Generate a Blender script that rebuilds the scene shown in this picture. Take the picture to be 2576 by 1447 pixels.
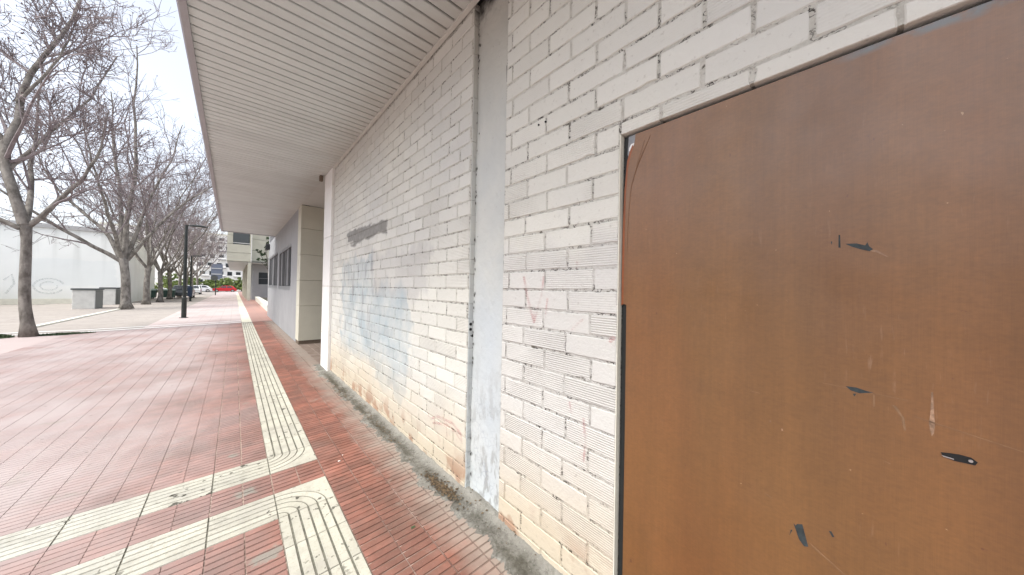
import bpy, bmesh, math, random
import numpy as np
from mathutils import Matrix, Vector

for o in list(bpy.data.objects):
    bpy.data.objects.remove(o)
scn = bpy.context.scene
COL = scn.collection
random.seed(7)
RNG = np.random.default_rng(7)

# ------------------------------------------------------------------ camera
CAM_H = 1.45
cd = bpy.data.cameras.new('camera')
cam = bpy.data.objects.new('camera', cd)
COL.objects.link(cam)
scn.camera = cam
cd.sensor_fit = 'HORIZONTAL'
cd.sensor_width = 36.0
cd.lens = 36.0 * 775.76 / 2576.0
cd.clip_start = 0.05
cd.clip_end = 3000
RR = np.array([[0.74314349, -0.02112183, 0.66879864],
               [-0.66885582, 0.00527035, 0.74337347],
               [0.01922621, 0.99976302, 0.01021083]])
m = Matrix.Identity(4)
for i in range(3):
    m[i][0] = RR[i, 0]; m[i][1] = RR[i, 1]; m[i][2] = -RR[i, 2]
m[2][3] = CAM_H
cam.matrix_world = m

# ------------------------------------------------------------------ sky, sun, exposure
SUN_EL, SUN_AZ = math.radians(57), math.radians(-100)      # azimuth from +Y, negative = towards -X
w = bpy.data.worlds.new('World')
scn.world = w
w.use_nodes = True
nt = w.node_tree
nt.nodes.clear()
sky = nt.nodes.new('ShaderNodeTexSky')
sky.sky_type = 'NISHITA'
sky.sun_disc = False
sky.sun_elevation = SUN_EL
sky.sun_rotation = SUN_AZ
sky.altitude = 300
sky.air_density = 1.0
sky.dust_density = 4.0
sky.ozone_density = 1.0
hs = nt.nodes.new('ShaderNodeHueSaturation')
hs.inputs['Saturation'].default_value = 0.40               # thin bright overcast
bg = nt.nodes.new('ShaderNodeBackground')
bg.inputs['Strength'].default_value = 0.15
wo = nt.nodes.new('ShaderNodeOutputWorld')
nt.links.new(sky.outputs[0], hs.inputs['Color'])
nt.links.new(hs.outputs[0], bg.inputs['Color'])
nt.links.new(bg.outputs[0], wo.inputs['Surface'])

sl = bpy.data.lights.new('sun', 'SUN')
sl.energy = 1.5
sl.angle = math.radians(28)
sl.color = (1.0, 0.98, 0.93)
so = bpy.data.objects.new('sun', sl)
COL.objects.link(so)
sd = Vector((math.sin(SUN_AZ) * math.cos(SUN_EL), math.cos(SUN_AZ) * math.cos(SUN_EL), math.sin(SUN_EL)))
so.rotation_euler = sd.to_track_quat('Z', 'Y').to_euler()

scn.cycles.max_bounces = 7
scn.cycles.diffuse_bounces = 4
scn.cycles.glossy_bounces = 3
scn.cycles.transparent_max_bounces = 8
scn.view_settings.view_transform = 'Standard'
scn.view_settings.look = 'None'
scn.view_settings.gamma = 1.0
scn.view_settings.use_curve_mapping = False
scn.view_settings.exposure = 1.24

# ------------------------------------------------------------------ helpers: objects
def link(o, parent=None):
    COL.objects.link(o)
    if parent is not None:
        o.parent = parent
    return o

def tag(o, label=None, cat=None, group=None, kind=None):
    if label: o['label'] = label
    if cat: o['category'] = cat
    if group: o['group'] = group
    if kind: o['kind'] = kind
    return o

def thing(name, label, cat, loc=(0, 0, 0), group=None):
    o = bpy.data.objects.new(name, None)
    o.empty_display_size = 0.1
    o.location = loc
    link(o)
    return tag(o, label, cat, group)

def copy_tree(o, parent=None):
    c = o.copy()
    COL.objects.link(c)
    c.parent = parent
    for ch in list(o.children):
        copy_tree(ch, c)
    return c

class MB:
    def __init__(s):
        s.v = []; s.f = []; s.mi = []
    def add(s, vs, fs, mi=0):
        b = len(s.v)
        s.v.extend([tuple(map(float, p)) for p in vs])
        s.f.extend([tuple(b + i for i in f) for f in fs])
        s.mi.extend([mi] * len(fs))
        return s
    def box(s, x0, x1, y0, y1, z0, z1, mi=0, bev=0.0):
        if bev <= 0:
            vs = [(x0, y0, z0), (x1, y0, z0), (x1, y1, z0), (x0, y1, z0), (x0, y0, z1), (x1, y0, z1), (x1, y1, z1), (x0, y1, z1)]
            fs = [(0, 3, 2, 1), (4, 5, 6, 7), (0, 1, 5, 4), (1, 2, 6, 5), (2, 3, 7, 6), (3, 0, 4, 7)]
            return s.add(vs, fs, mi)
        bm = bmesh.new()
        bmesh.ops.create_cube(bm, size=1)
        for v in bm.verts:
            v.co = ((x0 + x1) / 2 + v.co.x * (x1 - x0), (y0 + y1) / 2 + v.co.y * (y1 - y0), (z0 + z1) / 2 + v.co.z * (z1 - z0))
        bmesh.ops.bevel(bm, geom=bm.edges[:], offset=bev, segments=1, affect='EDGES')
        bm.verts.ensure_lookup_table()
        vs = [v.co[:] for v in bm.verts]
        fs = [[v.index for v in f.verts] for f in bm.faces]
        bm.free()
        return s.add(vs, fs, mi)
    def tube(s, pts, rad, n=8, mi=0, caps=True):
        pts = [np.array(p, float) for p in pts]
        k = len(pts)
        if np.isscalar(rad): rad = [rad] * k
        vs = []
        for i in range(k):
            t = pts[min(i + 1, k - 1)] - pts[max(i - 1, 0)]
            t = t / (np.linalg.norm(t) + 1e-9)
            a = np.array([1., 0, 0]) if abs(t[0]) < 0.8 else np.array([0, 1., 0])
            u = np.cross(t, a); u /= np.linalg.norm(u)
            ww = np.cross(t, u)
            for j in range(n):
                an = 2 * math.pi * j / n
                vs.append(pts[i] + rad[i] * (math.cos(an) * u + math.sin(an) * ww))
        fs = []
        for i in range(k - 1):
            for j in range(n):
                a, b = i * n + j, i * n + (j + 1) % n
                fs.append((a, b, b + n, a + n))
        if caps:
            fs.append(tuple(range(n))[::-1]); fs.append(tuple((k - 1) * n + j for j in range(n)))
        return s.add(vs, fs, mi)
    def prism_x(s, poly, x0, x1, mi=0):
        # poly: (y, z) list, extruded along x; front is x0
        n = len(poly)
        vs = [(x0, y, z) for y, z in poly] + [(x1, y, z) for y, z in poly]
        fs = [tuple(range(n)), tuple(range(2 * n - 1, n - 1, -1))]
        fs += [(i, i + n, (i + 1) % n + n, (i + 1) % n) for i in range(n)]
        return s.add(vs, fs, mi)
    def prism_y(s, poly, y0, y1, mi=0):
        n = len(poly)
        vs = [(x, y0, z) for x, z in poly] + [(x, y1, z) for x, z in poly]
        fs = [tuple(range(n)), tuple(range(2 * n - 1, n - 1, -1))]
        fs += [(i, i + n, (i + 1) % n + n, (i + 1) % n) for i in range(n)]
        return s.add(vs, fs, mi)
    def prism_z(s, poly, z0, z1, mi=0):
        n = len(poly)
        vs = [(x, y, z0) for x, y in poly] + [(x, y, z1) for x, y in poly]
        fs = [tuple(range(n))[::-1], tuple(range(n, 2 * n))]
        fs += [(i, (i + 1) % n, (i + 1) % n + n, i + n) for i in range(n)]
        return s.add(vs, fs, mi)
    def mesh(s, name, mats, smooth=False, fix=True):
        me = bpy.data.meshes.new(name)
        me.from_pydata(s.v, [], s.f)
        if not isinstance(mats, (list, tuple)): mats = [mats]
        for mm in mats: me.materials.append(mm)
        if len(mats) > 1: me.polygons.foreach_set('material_index', s.mi)
        if fix:
            bm = bmesh.new(); bm.from_mesh(me)
            bmesh.ops.recalc_face_normals(bm, faces=bm.faces)
            bm.to_mesh(me); bm.free()
        if smooth: me.polygons.foreach_set('use_smooth', [True] * len(me.polygons))
        me.update()
        return me
    def obj(s, name, mats, parent=None, smooth=False, fix=True, loc=None):
        o = bpy.data.objects.new(name, s.mesh(name, mats, smooth, fix))
        if loc is not None: o.location = loc
        return link(o, parent)

def ground_z(x):
    if x > 1.05: x = 1.05
    if x < -3.6: x = -3.6
    return 0.027 * (x - 0.4)

def proj(p):
    c = RR.T @ (np.array(p, float) - np.array([0, 0, CAM_H]))
    if c[2] < 0.05: return None
    return 0.5 + c[0] / c[2] * 775.76 / 2576, 0.5 - c[1] / c[2] * 775.76 / 1447, c[2]

# ------------------------------------------------------------------ helpers: materials
class NT:
    def __init__(s, name):
        s.m = bpy.data.materials.new(name)
        s.m.use_nodes = True
        s.t = s.m.node_tree
        s.t.nodes.clear()
        s.out = s.t.nodes.new('ShaderNodeOutputMaterial')
        s.b = s.t.nodes.new('ShaderNodeBsdfPrincipled')
        s.t.links.new(s.b.outputs[0], s.out.inputs[0])
    def n(s, typ, **kw):
        nd = s.t.nodes.new('ShaderNode' + typ)
        for k, v in kw.items(): setattr(nd, k, v)
        return nd
    def set(s, sock, v):
        if v is None: return
        if hasattr(v, 'is_linked') or isinstance(v, bpy.types.NodeSocket): s.t.links.new(v, sock)
        else:
            if isinstance(v, (tuple, list)) and len(v) == 3 and sock.type == 'RGBA': v = (*v, 1)
            sock.default_value = v
    def math(s, op, a, b=None, c=None, clamp=False):
        nd = s.n('Math', operation=op, use_clamp=clamp)
        s.set(nd.inputs[0], a); s.set(nd.inputs[1], b)
        if c is not None: s.set(nd.inputs[2], c)
        return nd.outputs[0]
    def pos(s):
        if not hasattr(s, '_g'): s._g = s.n('NewGeometry')
        return s._g.outputs['Position']
    def island(s):
        s.pos(); return s._g.outputs['Random Per Island']
    def xyz(s, v=None):
        nd = s.n('SeparateXYZ'); s.set(nd.inputs[0], v if v is not None else s.pos())
        return nd.outputs
    def objcoord(s):
        return s.n('TexCoord').outputs['Object']
    def scale(s, v, sc):
        nd = s.n('VectorMath', operation='MULTIPLY'); s.set(nd.inputs[0], v); nd.inputs[1].default_value = sc
        return nd.outputs[0]
    def noise(s, v=None, scale=5, detail=4, rough=0.55, dist=0.0):
        nd = s.n('TexNoise')
        s.set(nd.inputs['Vector'], v if v is not None else s.pos())
        nd.inputs['Scale'].default_value = scale; nd.inputs['Detail'].default_value = detail
        nd.inputs['Roughness'].default_value = rough; nd.inputs['Distortion'].default_value = dist
        return nd.outputs[0]
    def voro(s, v=None, scale=5, feature='F1'):
        nd = s.n('TexVoronoi', feature=feature)
        s.set(nd.inputs['Vector'], v if v is not None else s.pos()); nd.inputs['Scale'].default_value = scale
        return nd.outputs[0]
    def ramp(s, v, lo, hi, a=0.0, b=1.0):
        nd = s.n('MapRange', clamp=True)
        s.set(nd.inputs[0], v); nd.inputs[1].default_value = lo; nd.inputs[2].default_value = hi
        nd.inputs[3].default_value = a; nd.inputs[4].default_value = b
        return nd.outputs[0]
    def mix(s, f, a, b, mode='MIX'):
        nd = s.n('MixRGB', blend_type=mode)
        s.set(nd.inputs[0], f); s.set(nd.inputs[1], a); s.set(nd.inputs[2], b)
        return nd.outputs[0]
    def val(s, c, f):
        nd = s.n('HueSaturation'); s.set(nd.inputs['Color'], c); s.set(nd.inputs['Value'], f)
        return nd.outputs[0]
    def boxmask(s, y, z, cy, hy, cz, hz, soft):
        a = s.math('SUBTRACT', hy, s.math('ABSOLUTE', s.math('SUBTRACT', y, cy)))
        b = s.math('SUBTRACT', hz, s.math('ABSOLUTE', s.math('SUBTRACT', z, cz)))
        a = s.ramp(a, 0, soft); b = s.ramp(b, 0, soft)
        return s.math('MULTIPLY', a, b)
    def bump(s, h, strength=0.3, dist=0.01, normal=None):
        nd = s.n('Bump'); s.set(nd.inputs['Height'], h)
        nd.inputs['Strength'].default_value = strength; nd.inputs['Distance'].default_value = dist
        if normal is not None: s.set(nd.inputs['Normal'], normal)
        return nd.outputs[0]
    def done(s, color, rough=0.8, normal=None, metal=0.0, spec=0.4):
        s.set(s.b.inputs['Base Color'], color); s.set(s.b.inputs['Roughness'], rough)
        s.set(s.b.inputs['Metallic'], metal); s.b.inputs['Specular IOR Level'].default_value = spec
        if normal is not None: s.set(s.b.inputs['Normal'], normal)
        return s.m

def plain(name, col, rough=0.7, var=0.12, sc=4.0, bump=0.15, metal=0.0, spec=0.4, fine=60):
    t = NT(name)
    n1 = t.noise(scale=sc, detail=5); n2 = t.noise(scale=fine, detail=3)
    c = t.val(col, t.ramp(n1, 0.3, 0.7, 1 - var, 1 + var))
    c = t.val(c, t.ramp(n2, 0.3, 0.7, 1 - var * 0.5, 1 + var * 0.5))
    return t.done(c, rough, t.bump(n2, bump, 0.004) if bump else None, metal, spec)

def patches(t, base):
    p = t.pos(); o = t.xyz()
    Y, Z = o[1], o[2]
    # warped coordinates for the edges of painted and patched areas
    wx = t.noise(scale=3.2, detail=4); wz = t.noise(t.scale(p, (1, 0.9, 0.35)), scale=5.0, detail=5)
    Yw = t.math('ADD', Y, t.math('MULTIPLY', t.math('SUBTRACT', wx, 0.5), 0.95))
    Zw = t.math('ADD', Z, t.math('MULTIPLY', t.math('SUBTRACT', wz, 0.5), 0.5))
    blue = t.boxmask(Yw, Zw, 4.05, 1.28, 1.02, 0.52, 0.10)
    blue = t.math('MAXIMUM', blue, t.math('MULTIPLY', t.boxmask(Yw, Zw, 4.6, 0.75, 1.62, 0.26, 0.07), 0.7))
    blue = t.math('MAXIMUM', blue, t.boxmask(Yw, Zw, 3.35, 0.5, 0.62, 0.28, 0.06))
    blue = t.math('MULTIPLY', blue, t.ramp(t.noise(scale=2.6, detail=6, rough=0.65), 0.38, 0.62, 0.42, 1))
    base = t.mix(t.math('MULTIPLY', blue, 0.95), base, (0.385, 0.45, 0.475))
    smear = t.math('MULTIPLY', t.boxmask(Yw, Zw, 4.5, 0.9, 1.3, 0.55, 0.1), t.ramp(t.noise(t.scale(p, (1, 2.2, 0.6)), scale=4.0, detail=5), 0.54, 0.62))
    base = t.mix(t.math('MULTIPLY', smear, 0.62), base, (0.30, 0.31, 0.32))
    gr = t.boxmask(Yw, Zw, 3.2, 0.75, 1.62, 0.26, 0.08)
    base = t.mix(t.math('MULTIPLY', gr, 0.45), base, (0.45, 0.445, 0.435))
    gn = t.boxmask(Yw, Zw, 1.1, 0.55, 1.0, 0.75, 0.12)
    base = t.mix(t.math('MULTIPLY', gn, 0.35), base, (0.49, 0.48, 0.495))
    # cement smear
    ce_y = t.math('ADD', Y, t.math('MULTIPLY', t.math('SUBTRACT', t.noise(scale=7, detail=5, rough=0.55), 0.5), 0.34))
    ce_z = t.math('ADD', Z, t.math('MULTIPLY', t.math('SUBTRACT', t.noise(t.scale(p, (1, 0.35, 1)), scale=7, detail=5, rough=0.55), 0.5), 0.24))
    ce = t.math('MAXIMUM', t.boxmask(ce_y, ce_z, 4.55, 0.55, 2.165, 0.112, 0.030), t.boxmask(ce_y, ce_z, 3.85, 0.42, 2.150, 0.085, 0.030))
    base = t.mix(ce, base, t.val((0.265, 0.262, 0.245), t.ramp(t.noise(scale=20), 0.3, 0.7, 0.85, 1.15)))
    # worn foot of the wall: cream paint, bare clay
    foot = t.ramp(t.math('ADD', Z, t.math('MULTIPLY', t.math('SUBTRACT', t.noise(scale=2.0, detail=4), 0.5), 0.55)), 0.12, 0.75, 1, 0)
    base = t.mix(t.math('MULTIPLY', foot, 0.9), base, (0.55, 0.475, 0.355))
    clay = t.math('MULTIPLY', t.ramp(t.noise(scale=4.0, detail=5), 0.50, 0.60), t.ramp(Z, 0.10, 0.33, 1, 0))
    base = t.mix(t.math('MULTIPLY', clay, 0.85), base, (0.36, 0.21, 0.135))
    return base

def brick_paint():
    t = NT('painted_brick')
    p = t.pos(); o = t.xyz()
    Y, Z = o[1], o[2]
    rnd = t.math('FRACT', t.math('ADD', t.n('ObjectInfo').outputs['Random'], t.island()))
    base = t.mix(t.ramp(t.noise(scale=1.1, detail=3), 0.35, 0.7), (0.655, 0.65, 0.59), (0.60, 0.60, 0.565))
    base = t.val(base, t.ramp(rnd, 0, 1, 0.955, 1.04))
    base = patches(t, base)
    # speckled dirt, chips
    base = t.mix(t.ramp(t.noise(scale=34, detail=6, rough=0.7), 0.60, 0.72, 0, 0.5), base, (0.27, 0.24, 0.21))
    # extruded ridges
    ph = t.math('FRACT', t.math('MULTIPLY', Z, 92.0))
    ridge = t.ramp(t.math('ABSOLUTE', t.math('SUBTRACT', ph, 0.5)), 0.12, 0.36)
    amt = t.math('MULTIPLY', t.ramp(t.math('FRACT', t.math('MULTIPLY', rnd, 7.3)), 0.3, 0.6), t.ramp(t.noise(scale=2.6, detail=3), 0.35, 0.6))
    amt = t.math('MULTIPLY', amt, t.ramp(Z, 1.9, 2.6, 1, 0.35))
    g = t.math('MULTIPLY', t.math('SUBTRACT', 1, ridge), amt)
    base = t.mix(t.math('MULTIPLY', g, 0.24), base, (0.36, 0.33, 0.30))
    h = t.math('ADD', t.math('MULTIPLY', t.math('MULTIPLY', ridge, amt), 0.5), t.math('ADD', t.math('MULTIPLY', t.noise(scale=70, detail=4), 0.6), t.math('MULTIPLY', t.noise(scale=13, detail=5, rough=0.6), 1.3)))
    return t.done(base, 0.82, t.bump(h, 0.8, 0.005), spec=0.25)

def mortar_paint():
    t = NT('painted_mortar')
    n = t.noise(scale=26, detail=6, rough=0.7)
    c = patches(t, (0.59, 0.58, 0.525))
    n2 = t.noise(t.scale(t.pos(), (1, 0.55, 0.75)), scale=40, detail=5, rough=0.65)
    c = t.mix(t.ramp(n, 0.45, 0.65, 0, 0.45), c, (0.34, 0.32, 0.28))
    cr = t.noise(t.scale(t.pos(), (1, 0.7, 1.0)), scale=24, detail=4, rough=0.6)
    cr = t.math('MULTIPLY', t.ramp(t.math('ABSOLUTE', t.math('SUBTRACT', cr, 0.5)), 0.008, 0.028, 1, 0), t.ramp(t.noise(scale=5, detail=2), 0.4, 0.58))
    c = t.mix(cr, c, (0.05, 0.045, 0.04))
    c = t.mix(t.math('MULTIPLY', t.ramp(n2, 0.58, 0.66), t.ramp(t.noise(scale=3.6, detail=3), 0.40, 0.58, 0.1, 1)), c, (0.13, 0.12, 0.10))
    h = t.noise(scale=55, detail=6, rough=0.7)
    return t.done(c, 0.95, t.bump(h, 0.9, 0.012), spec=0.1)

def pillar_paint():
    t = NT('pillar_plaster')
    o = t.xyz(); Z = o[2]
    c = t.mix(t.ramp(t.noise(scale=2.5, detail=5), 0.35, 0.65), (0.59, 0.60, 0.56), (0.51, 0.535, 0.52))
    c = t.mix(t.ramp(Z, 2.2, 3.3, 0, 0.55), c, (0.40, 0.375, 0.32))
    blu = t.boxmask(o[1], t.math('ADD', Z, t.math('MULTIPLY', t.noise(scale=6), 0.6)), 1.62, 0.4, 1.0, 0.95, 0.4)
    c = t.mix(t.math('MULTIPLY', blu, 0.5), c, (0.47, 0.53, 0.585))
    peel = t.math('MULTIPLY', t.ramp(t.noise(t.scale(t.pos(), (1, 1, 0.35)), scale=16, detail=6, rough=0.65), 0.52, 0.6), t.ramp(Z, 0.2, 1.1, 1, 0))
    c = t.mix(t.math('MULTIPLY', peel, 0.75), c, (0.30, 0.30, 0.29))
    veins = t.math('MULTIPLY', t.ramp(t.voro(scale=24, feature='DISTANCE_TO_EDGE'), 0.0, 0.09, 1, 0), t.ramp(Z, 0.3, 1.0, 0.6, 0))
    c = t.mix(t.math('MULTIPLY', veins, t.ramp(t.noise(scale=9), 0.45, 0.6)), c, (0.27, 0.30, 0.35))
    c = t.mix(t.ramp(t.noise(scale=30, detail=5, rough=0.7), 0.66, 0.74, 0, 0.7), c, (0.22, 0.20, 0.18))
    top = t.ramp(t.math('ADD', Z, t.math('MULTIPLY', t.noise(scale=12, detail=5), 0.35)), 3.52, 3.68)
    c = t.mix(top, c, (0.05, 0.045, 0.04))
    h = t.math('ADD', t.noise(scale=14, detail=6), t.math('MULTIPLY', peel, 0.4))
    return t.done(c, 0.8, t.bump(h, 0.45, 0.012), spec=0.25)

def tile_mat(name, red):
    t = NT(name)
    o = t.xyz(); X, Y = o[0], o[1]
    rnd = t.math('FRACT', t.math('ADD', t.n('ObjectInfo').outputs['Random'], t.island()))
    if red:
        c = t.mix(t.ramp(t.noise(scale=2.4, detail=5), 0.35, 0.65), (0.245, 0.100, 0.070), (0.195, 0.092, 0.070))
        c = t.val(c, t.ramp(rnd, 0, 1, 0.80, 1.16))
        c = t.mix(t.ramp(t.noise(scale=1.7, detail=6, rough=0.65), 0.46, 0.64, 0, 0.75), c, (0.125, 0.072, 0.055))
        c = t.val(c, t.ramp(t.noise(scale=9.0, detail=5, rough=0.65), 0.3, 0.7, 0.82, 1.15))
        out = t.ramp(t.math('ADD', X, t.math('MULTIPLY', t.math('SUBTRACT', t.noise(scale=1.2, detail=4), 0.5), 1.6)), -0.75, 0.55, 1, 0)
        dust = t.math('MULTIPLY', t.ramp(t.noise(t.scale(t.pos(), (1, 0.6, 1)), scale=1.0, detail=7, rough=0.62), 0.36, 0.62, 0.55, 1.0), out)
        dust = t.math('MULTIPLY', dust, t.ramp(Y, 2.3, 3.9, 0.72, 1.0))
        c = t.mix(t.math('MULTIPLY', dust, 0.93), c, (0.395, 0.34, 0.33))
        gre = t.ramp(t.noise(scale=3.1, detail=5, rough=0.6), 0.63, 0.70)
        c = t.mix(t.math('MULTIPLY', gre, 0.4), c, (0.25, 0.24, 0.20))
        wy = t.math('ADD', Y, t.math('MULTIPLY', t.math('SUBTRACT', t.noise(scale=22, detail=5), 0.5), 0.14))
        wx = t.math('ADD', X, t.math('MULTIPLY', t.math('SUBTRACT', t.noise(scale=19, detail=5), 0.5), 0.14))
        for bx, by, hx, hy in ((0.03, 3.56, 0.06, 0.04), (0.085, 2.86, 0.07, 0.055), (0.16, 2.12, 0.075, 0.06), (0.52, 3.6, 0.03, 0.03)):
            c = t.mix(t.math('MULTIPLY', t.boxmask(wx, wy, bx, hx, by, hy, 0.03), 0.8), c, (0.22, 0.215, 0.185))
        edge = t.ramp(t.math('ADD', X, t.math('MULTIPLY', t.noise(scale=5, detail=5), 0.35)), 1.02, 1.25)
        c = t.mix(t.math('MULTIPLY', edge, 0.75), c, (0.30, 0.27, 0.23))
        gum = t.math('MULTIPLY', t.ramp(t.voro(scale=5.5), 0.055, 0.085, 1, 0), t.ramp(t.noise(scale=2.0), 0.48, 0.55))
        c = t.mix(t.math('MULTIPLY', gum, 0.6), c, (0.13, 0.115, 0.10))
        spk = t.ramp(t.noise(scale=120, detail=3, rough=0.8), 0.62, 0.72, 0, 0.5)
        c = t.mix(spk, c, (0.44, 0.35, 0.31))
        rough = 0.62
    else:
        c = t.mix(t.ramp(t.noise(scale=3.0, detail=5), 0.35, 0.65), (0.46, 0.445, 0.37), (0.365, 0.35, 0.30))
        c = t.val(c, t.ramp(rnd, 0, 1, 0.92, 1.06))
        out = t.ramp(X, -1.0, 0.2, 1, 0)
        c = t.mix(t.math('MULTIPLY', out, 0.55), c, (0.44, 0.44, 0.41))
        c = t.mix(t.ramp(t.noise(scale=8, detail=6, rough=0.7), 0.50, 0.72, 0, 0.5), c, (0.22, 0.21, 0.175))
        spk = t.ramp(t.noise(scale=75, detail=4, rough=0.8), 0.54, 0.62, 0, 0.7)
        c = t.mix(spk, c, (0.32, 0.30, 0.24))
        stain = t.math('MULTIPLY', t.ramp(t.noise(scale=19, detail=4), 0.60, 0.64), t.ramp(t.noise(scale=2.3, detail=2), 0.48, 0.56))
        c = t.mix(stain, c, (0.08, 0.075, 0.06))
        rough = 0.7
    h = t.noise(scale=140, detail=4, rough=0.7)
    return t.done(c, rough, t.bump(h, 0.35, 0.003), spec=0.3)

def grout_mat():
    t = NT('tile_grout')
    o = t.xyz()
    c = t.mix(t.ramp(t.noise(scale=5, detail=5), 0.4, 0.6), (0.14, 0.085, 0.07), (0.26, 0.19, 0.16))
    jx = t.math('FRACT', t.math('MULTIPLY', t.math('SUBTRACT', o[0], 0.236), 2 / 0.325))
    lj = t.ramp(t.math('ABSOLUTE', t.math('SUBTRACT', jx, 0.5)), 0.44, 0.47)
    c = t.mix(t.math('MULTIPLY', lj, t.ramp(t.noise(scale=2.5, detail=4), 0.35, 0.6, 0.1, 0.9)), c, (0.46, 0.36, 0.30))
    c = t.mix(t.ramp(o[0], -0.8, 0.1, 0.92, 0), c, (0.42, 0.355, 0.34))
    c = t.mix(t.ramp(o[0], 1.0, 1.1, 0, 0.6), c, (0.20, 0.17, 0.14))
    return t.done(c, 0.95, t.bump(t.noise(scale=80, detail=5), 0.6, 0.005), spec=0.1)

def far_paving():
    t = NT('far_paving')
    o = t.xyz(); X, Y = o[0], o[1]
    c = t.mix(t.ramp(t.noise(scale=0.5, detail=6), 0.35, 0.65), (0.44, 0.35, 0.33), (0.48, 0.42, 0.40))
    red = t.ramp(X, 0.45, 0.6)
    c = t.mix(t.math('MULTIPLY', red, 0.8), c, (0.33, 0.17, 0.13))
    strip = t.boxmask(X, Y, 0.392, 0.157, 60, 60, 0.01)
    c = t.mix(strip, c, (0.62, 0.60, 0.48))
    jx = t.math('FRACT', t.math('MULTIPLY', t.math('SUBTRACT', X, 0.238), 1 / 0.325))
    jl = t.ramp(t.math('ABSOLUTE', t.math('SUBTRACT', jx, 0.5)), 0.46, 0.485)
    jy = t.math('FRACT', t.math('MULTIPLY', t.math('SUBTRACT', Y, 2.405), 1 / 0.304))
    jm = t.ramp(t.math('ABSOLUTE', t.math('SUBTRACT', jy, 0.5)), 0.46, 0.485)
    c = t.mix(t.math('MULTIPLY', t.math('MAXIMUM', jl, jm), 0.3), c, (0.22, 0.17, 0.15))
    c = t.mix(t.ramp(t.noise(t.scale(t.pos(), (1, 0.3, 1)), scale=1.3, detail=5), 0.55, 0.7, 0, 0.5), c, (0.34, 0.27, 0.25))
    return t.done(c, 0.75, t.bump(t.noise(scale=40), 0.2, 0.004), spec=0.3)

def concrete_rough(name, a, b, sc=6.0, bump=0.7):
    t = NT(name)
    c = t.mix(t.ramp(t.noise(scale=sc, detail=6, rough=0.65), 0.35, 0.65), a, b)
    c = t.mix(t.ramp(t.noise(scale=sc * 6, detail=5, rough=0.7), 0.55, 0.7, 0, 0.6), c, tuple(x * 0.35 for x in a))
    return t.done(c, 0.92, t.bump(t.noise(scale=sc * 9, detail=6, rough=0.7), bump, 0.012), spec=0.15)

def door_paint():
    t = NT('door_paint')
    p = t.pos()
    c = t.mix(t.ramp(t.noise(t.scale(p, (1, 1, 0.35)), scale=1.6, detail=4), 0.35, 0.65), (0.166, 0.066, 0.018), (0.170, 0.078, 0.022))
    band = t.noise(t.scale(p, (1, 1, 0.04)), scale=5.0, detail=2)
    c = t.val(c, t.ramp(band, 0.35, 0.65, 0.86, 1.12))
    mot = t.noise(t.scale(p, (1, 0.8, 1.6)), scale=7.0, detail=6, rough=0.65)
    c = t.mix(t.ramp(mot, 0.5, 0.75, 0, 0.35), c, (0.115, 0.052, 0.014))
    c = t.val(c, t.ramp(t.noise(t.scale(p, (1, 40, 90)), scale=2.0, detail=4), 0.3, 0.7, 0.90, 1.10))
    st = t.noise(t.scale(p, (1, 26, 0.8)), scale=4.0, detail=4)
    c = t.val(c, t.ramp(st, 0.3, 0.7, 0.95, 1.05))
    c = t.val(c, t.ramp(t.noise(t.scale(p, (1, 160, 2.5)), scale=4.0, detail=3), 0.3, 0.7, 0.93, 1.07))
    # pale scuffs, mostly low down and to the right
    sm = t.math('MULTIPLY', t.ramp(t.noise(t.scale(p, (1, 60, 7)), scale=1.6, detail=5, rough=0.6), 0.60, 0.74), t.ramp(t.noise(scale=2.2, detail=3), 0.50, 0.66))
    c = t.mix(t.math('MULTIPLY', sm, 0.5), c, (0.33, 0.21, 0.135))
    sp = t.ramp(t.noise(scale=46, detail=3, rough=0.6), 0.755, 0.78, 0, 0.45)
    c = t.mix(sp, c, (0.55, 0.38, 0.22))
    sp2 = t.ramp(t.noise(t.scale(p, (1, 1.3, 0.8)), scale=33, detail=2), 0.755, 0.78, 0, 0.8)
    c = t.mix(sp2, c, (0.10, 0.035, 0.015))
    gy = t.math('MULTIPLY', t.ramp(t.math('ADD', t.xyz()[2], t.math('MULTIPLY', t.noise(scale=9, detail=5), 0.05)), 2.125, 2.14), t.ramp(t.xyz()[1], -0.02, 0.05, 1, 0))
    c = t.mix(t.math('MULTIPLY', gy, t.ramp(t.noise(scale=25, detail=4), 0.35, 0.55)), c, (0.11, 0.115, 0.115))
    h = t.math('ADD', t.math('MULTIPLY', t.noise(t.scale(p, (1, 1, 0.7)), scale=3.0, detail=3), 1.0), t.math('MULTIPLY', t.noise(scale=230, detail=2), 0.012))
    r = t.ramp(t.noise(scale=5, detail=4), 0.3, 0.7, 0.32, 0.52)
    t.b.inputs['Coat Weight'].default_value = 0.55
    t.b.inputs['Coat Roughness'].default_value = 0.40
    return t.done(c, r, t.bump(h, 0.42, 0.02), spec=0.55)

def bark_mat(name, a, b):
    t = NT(name)
    n = t.noise(t.scale(t.pos(), (1, 1, 0.5)), scale=7, detail=6, rough=0.6)
    c = t.mix(t.ramp(n, 0.38, 0.62), a, b)
    return t.done(c, 0.9, t.bump(t.noise(scale=24, detail=5), 0.6, 0.03), spec=0.15)

def leaf_mat(name, a, b):
    t = NT(name)
    c = t.mix(t.island(), a, b)
    t.done(c, 0.7, spec=0.25)
    return t.m

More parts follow.
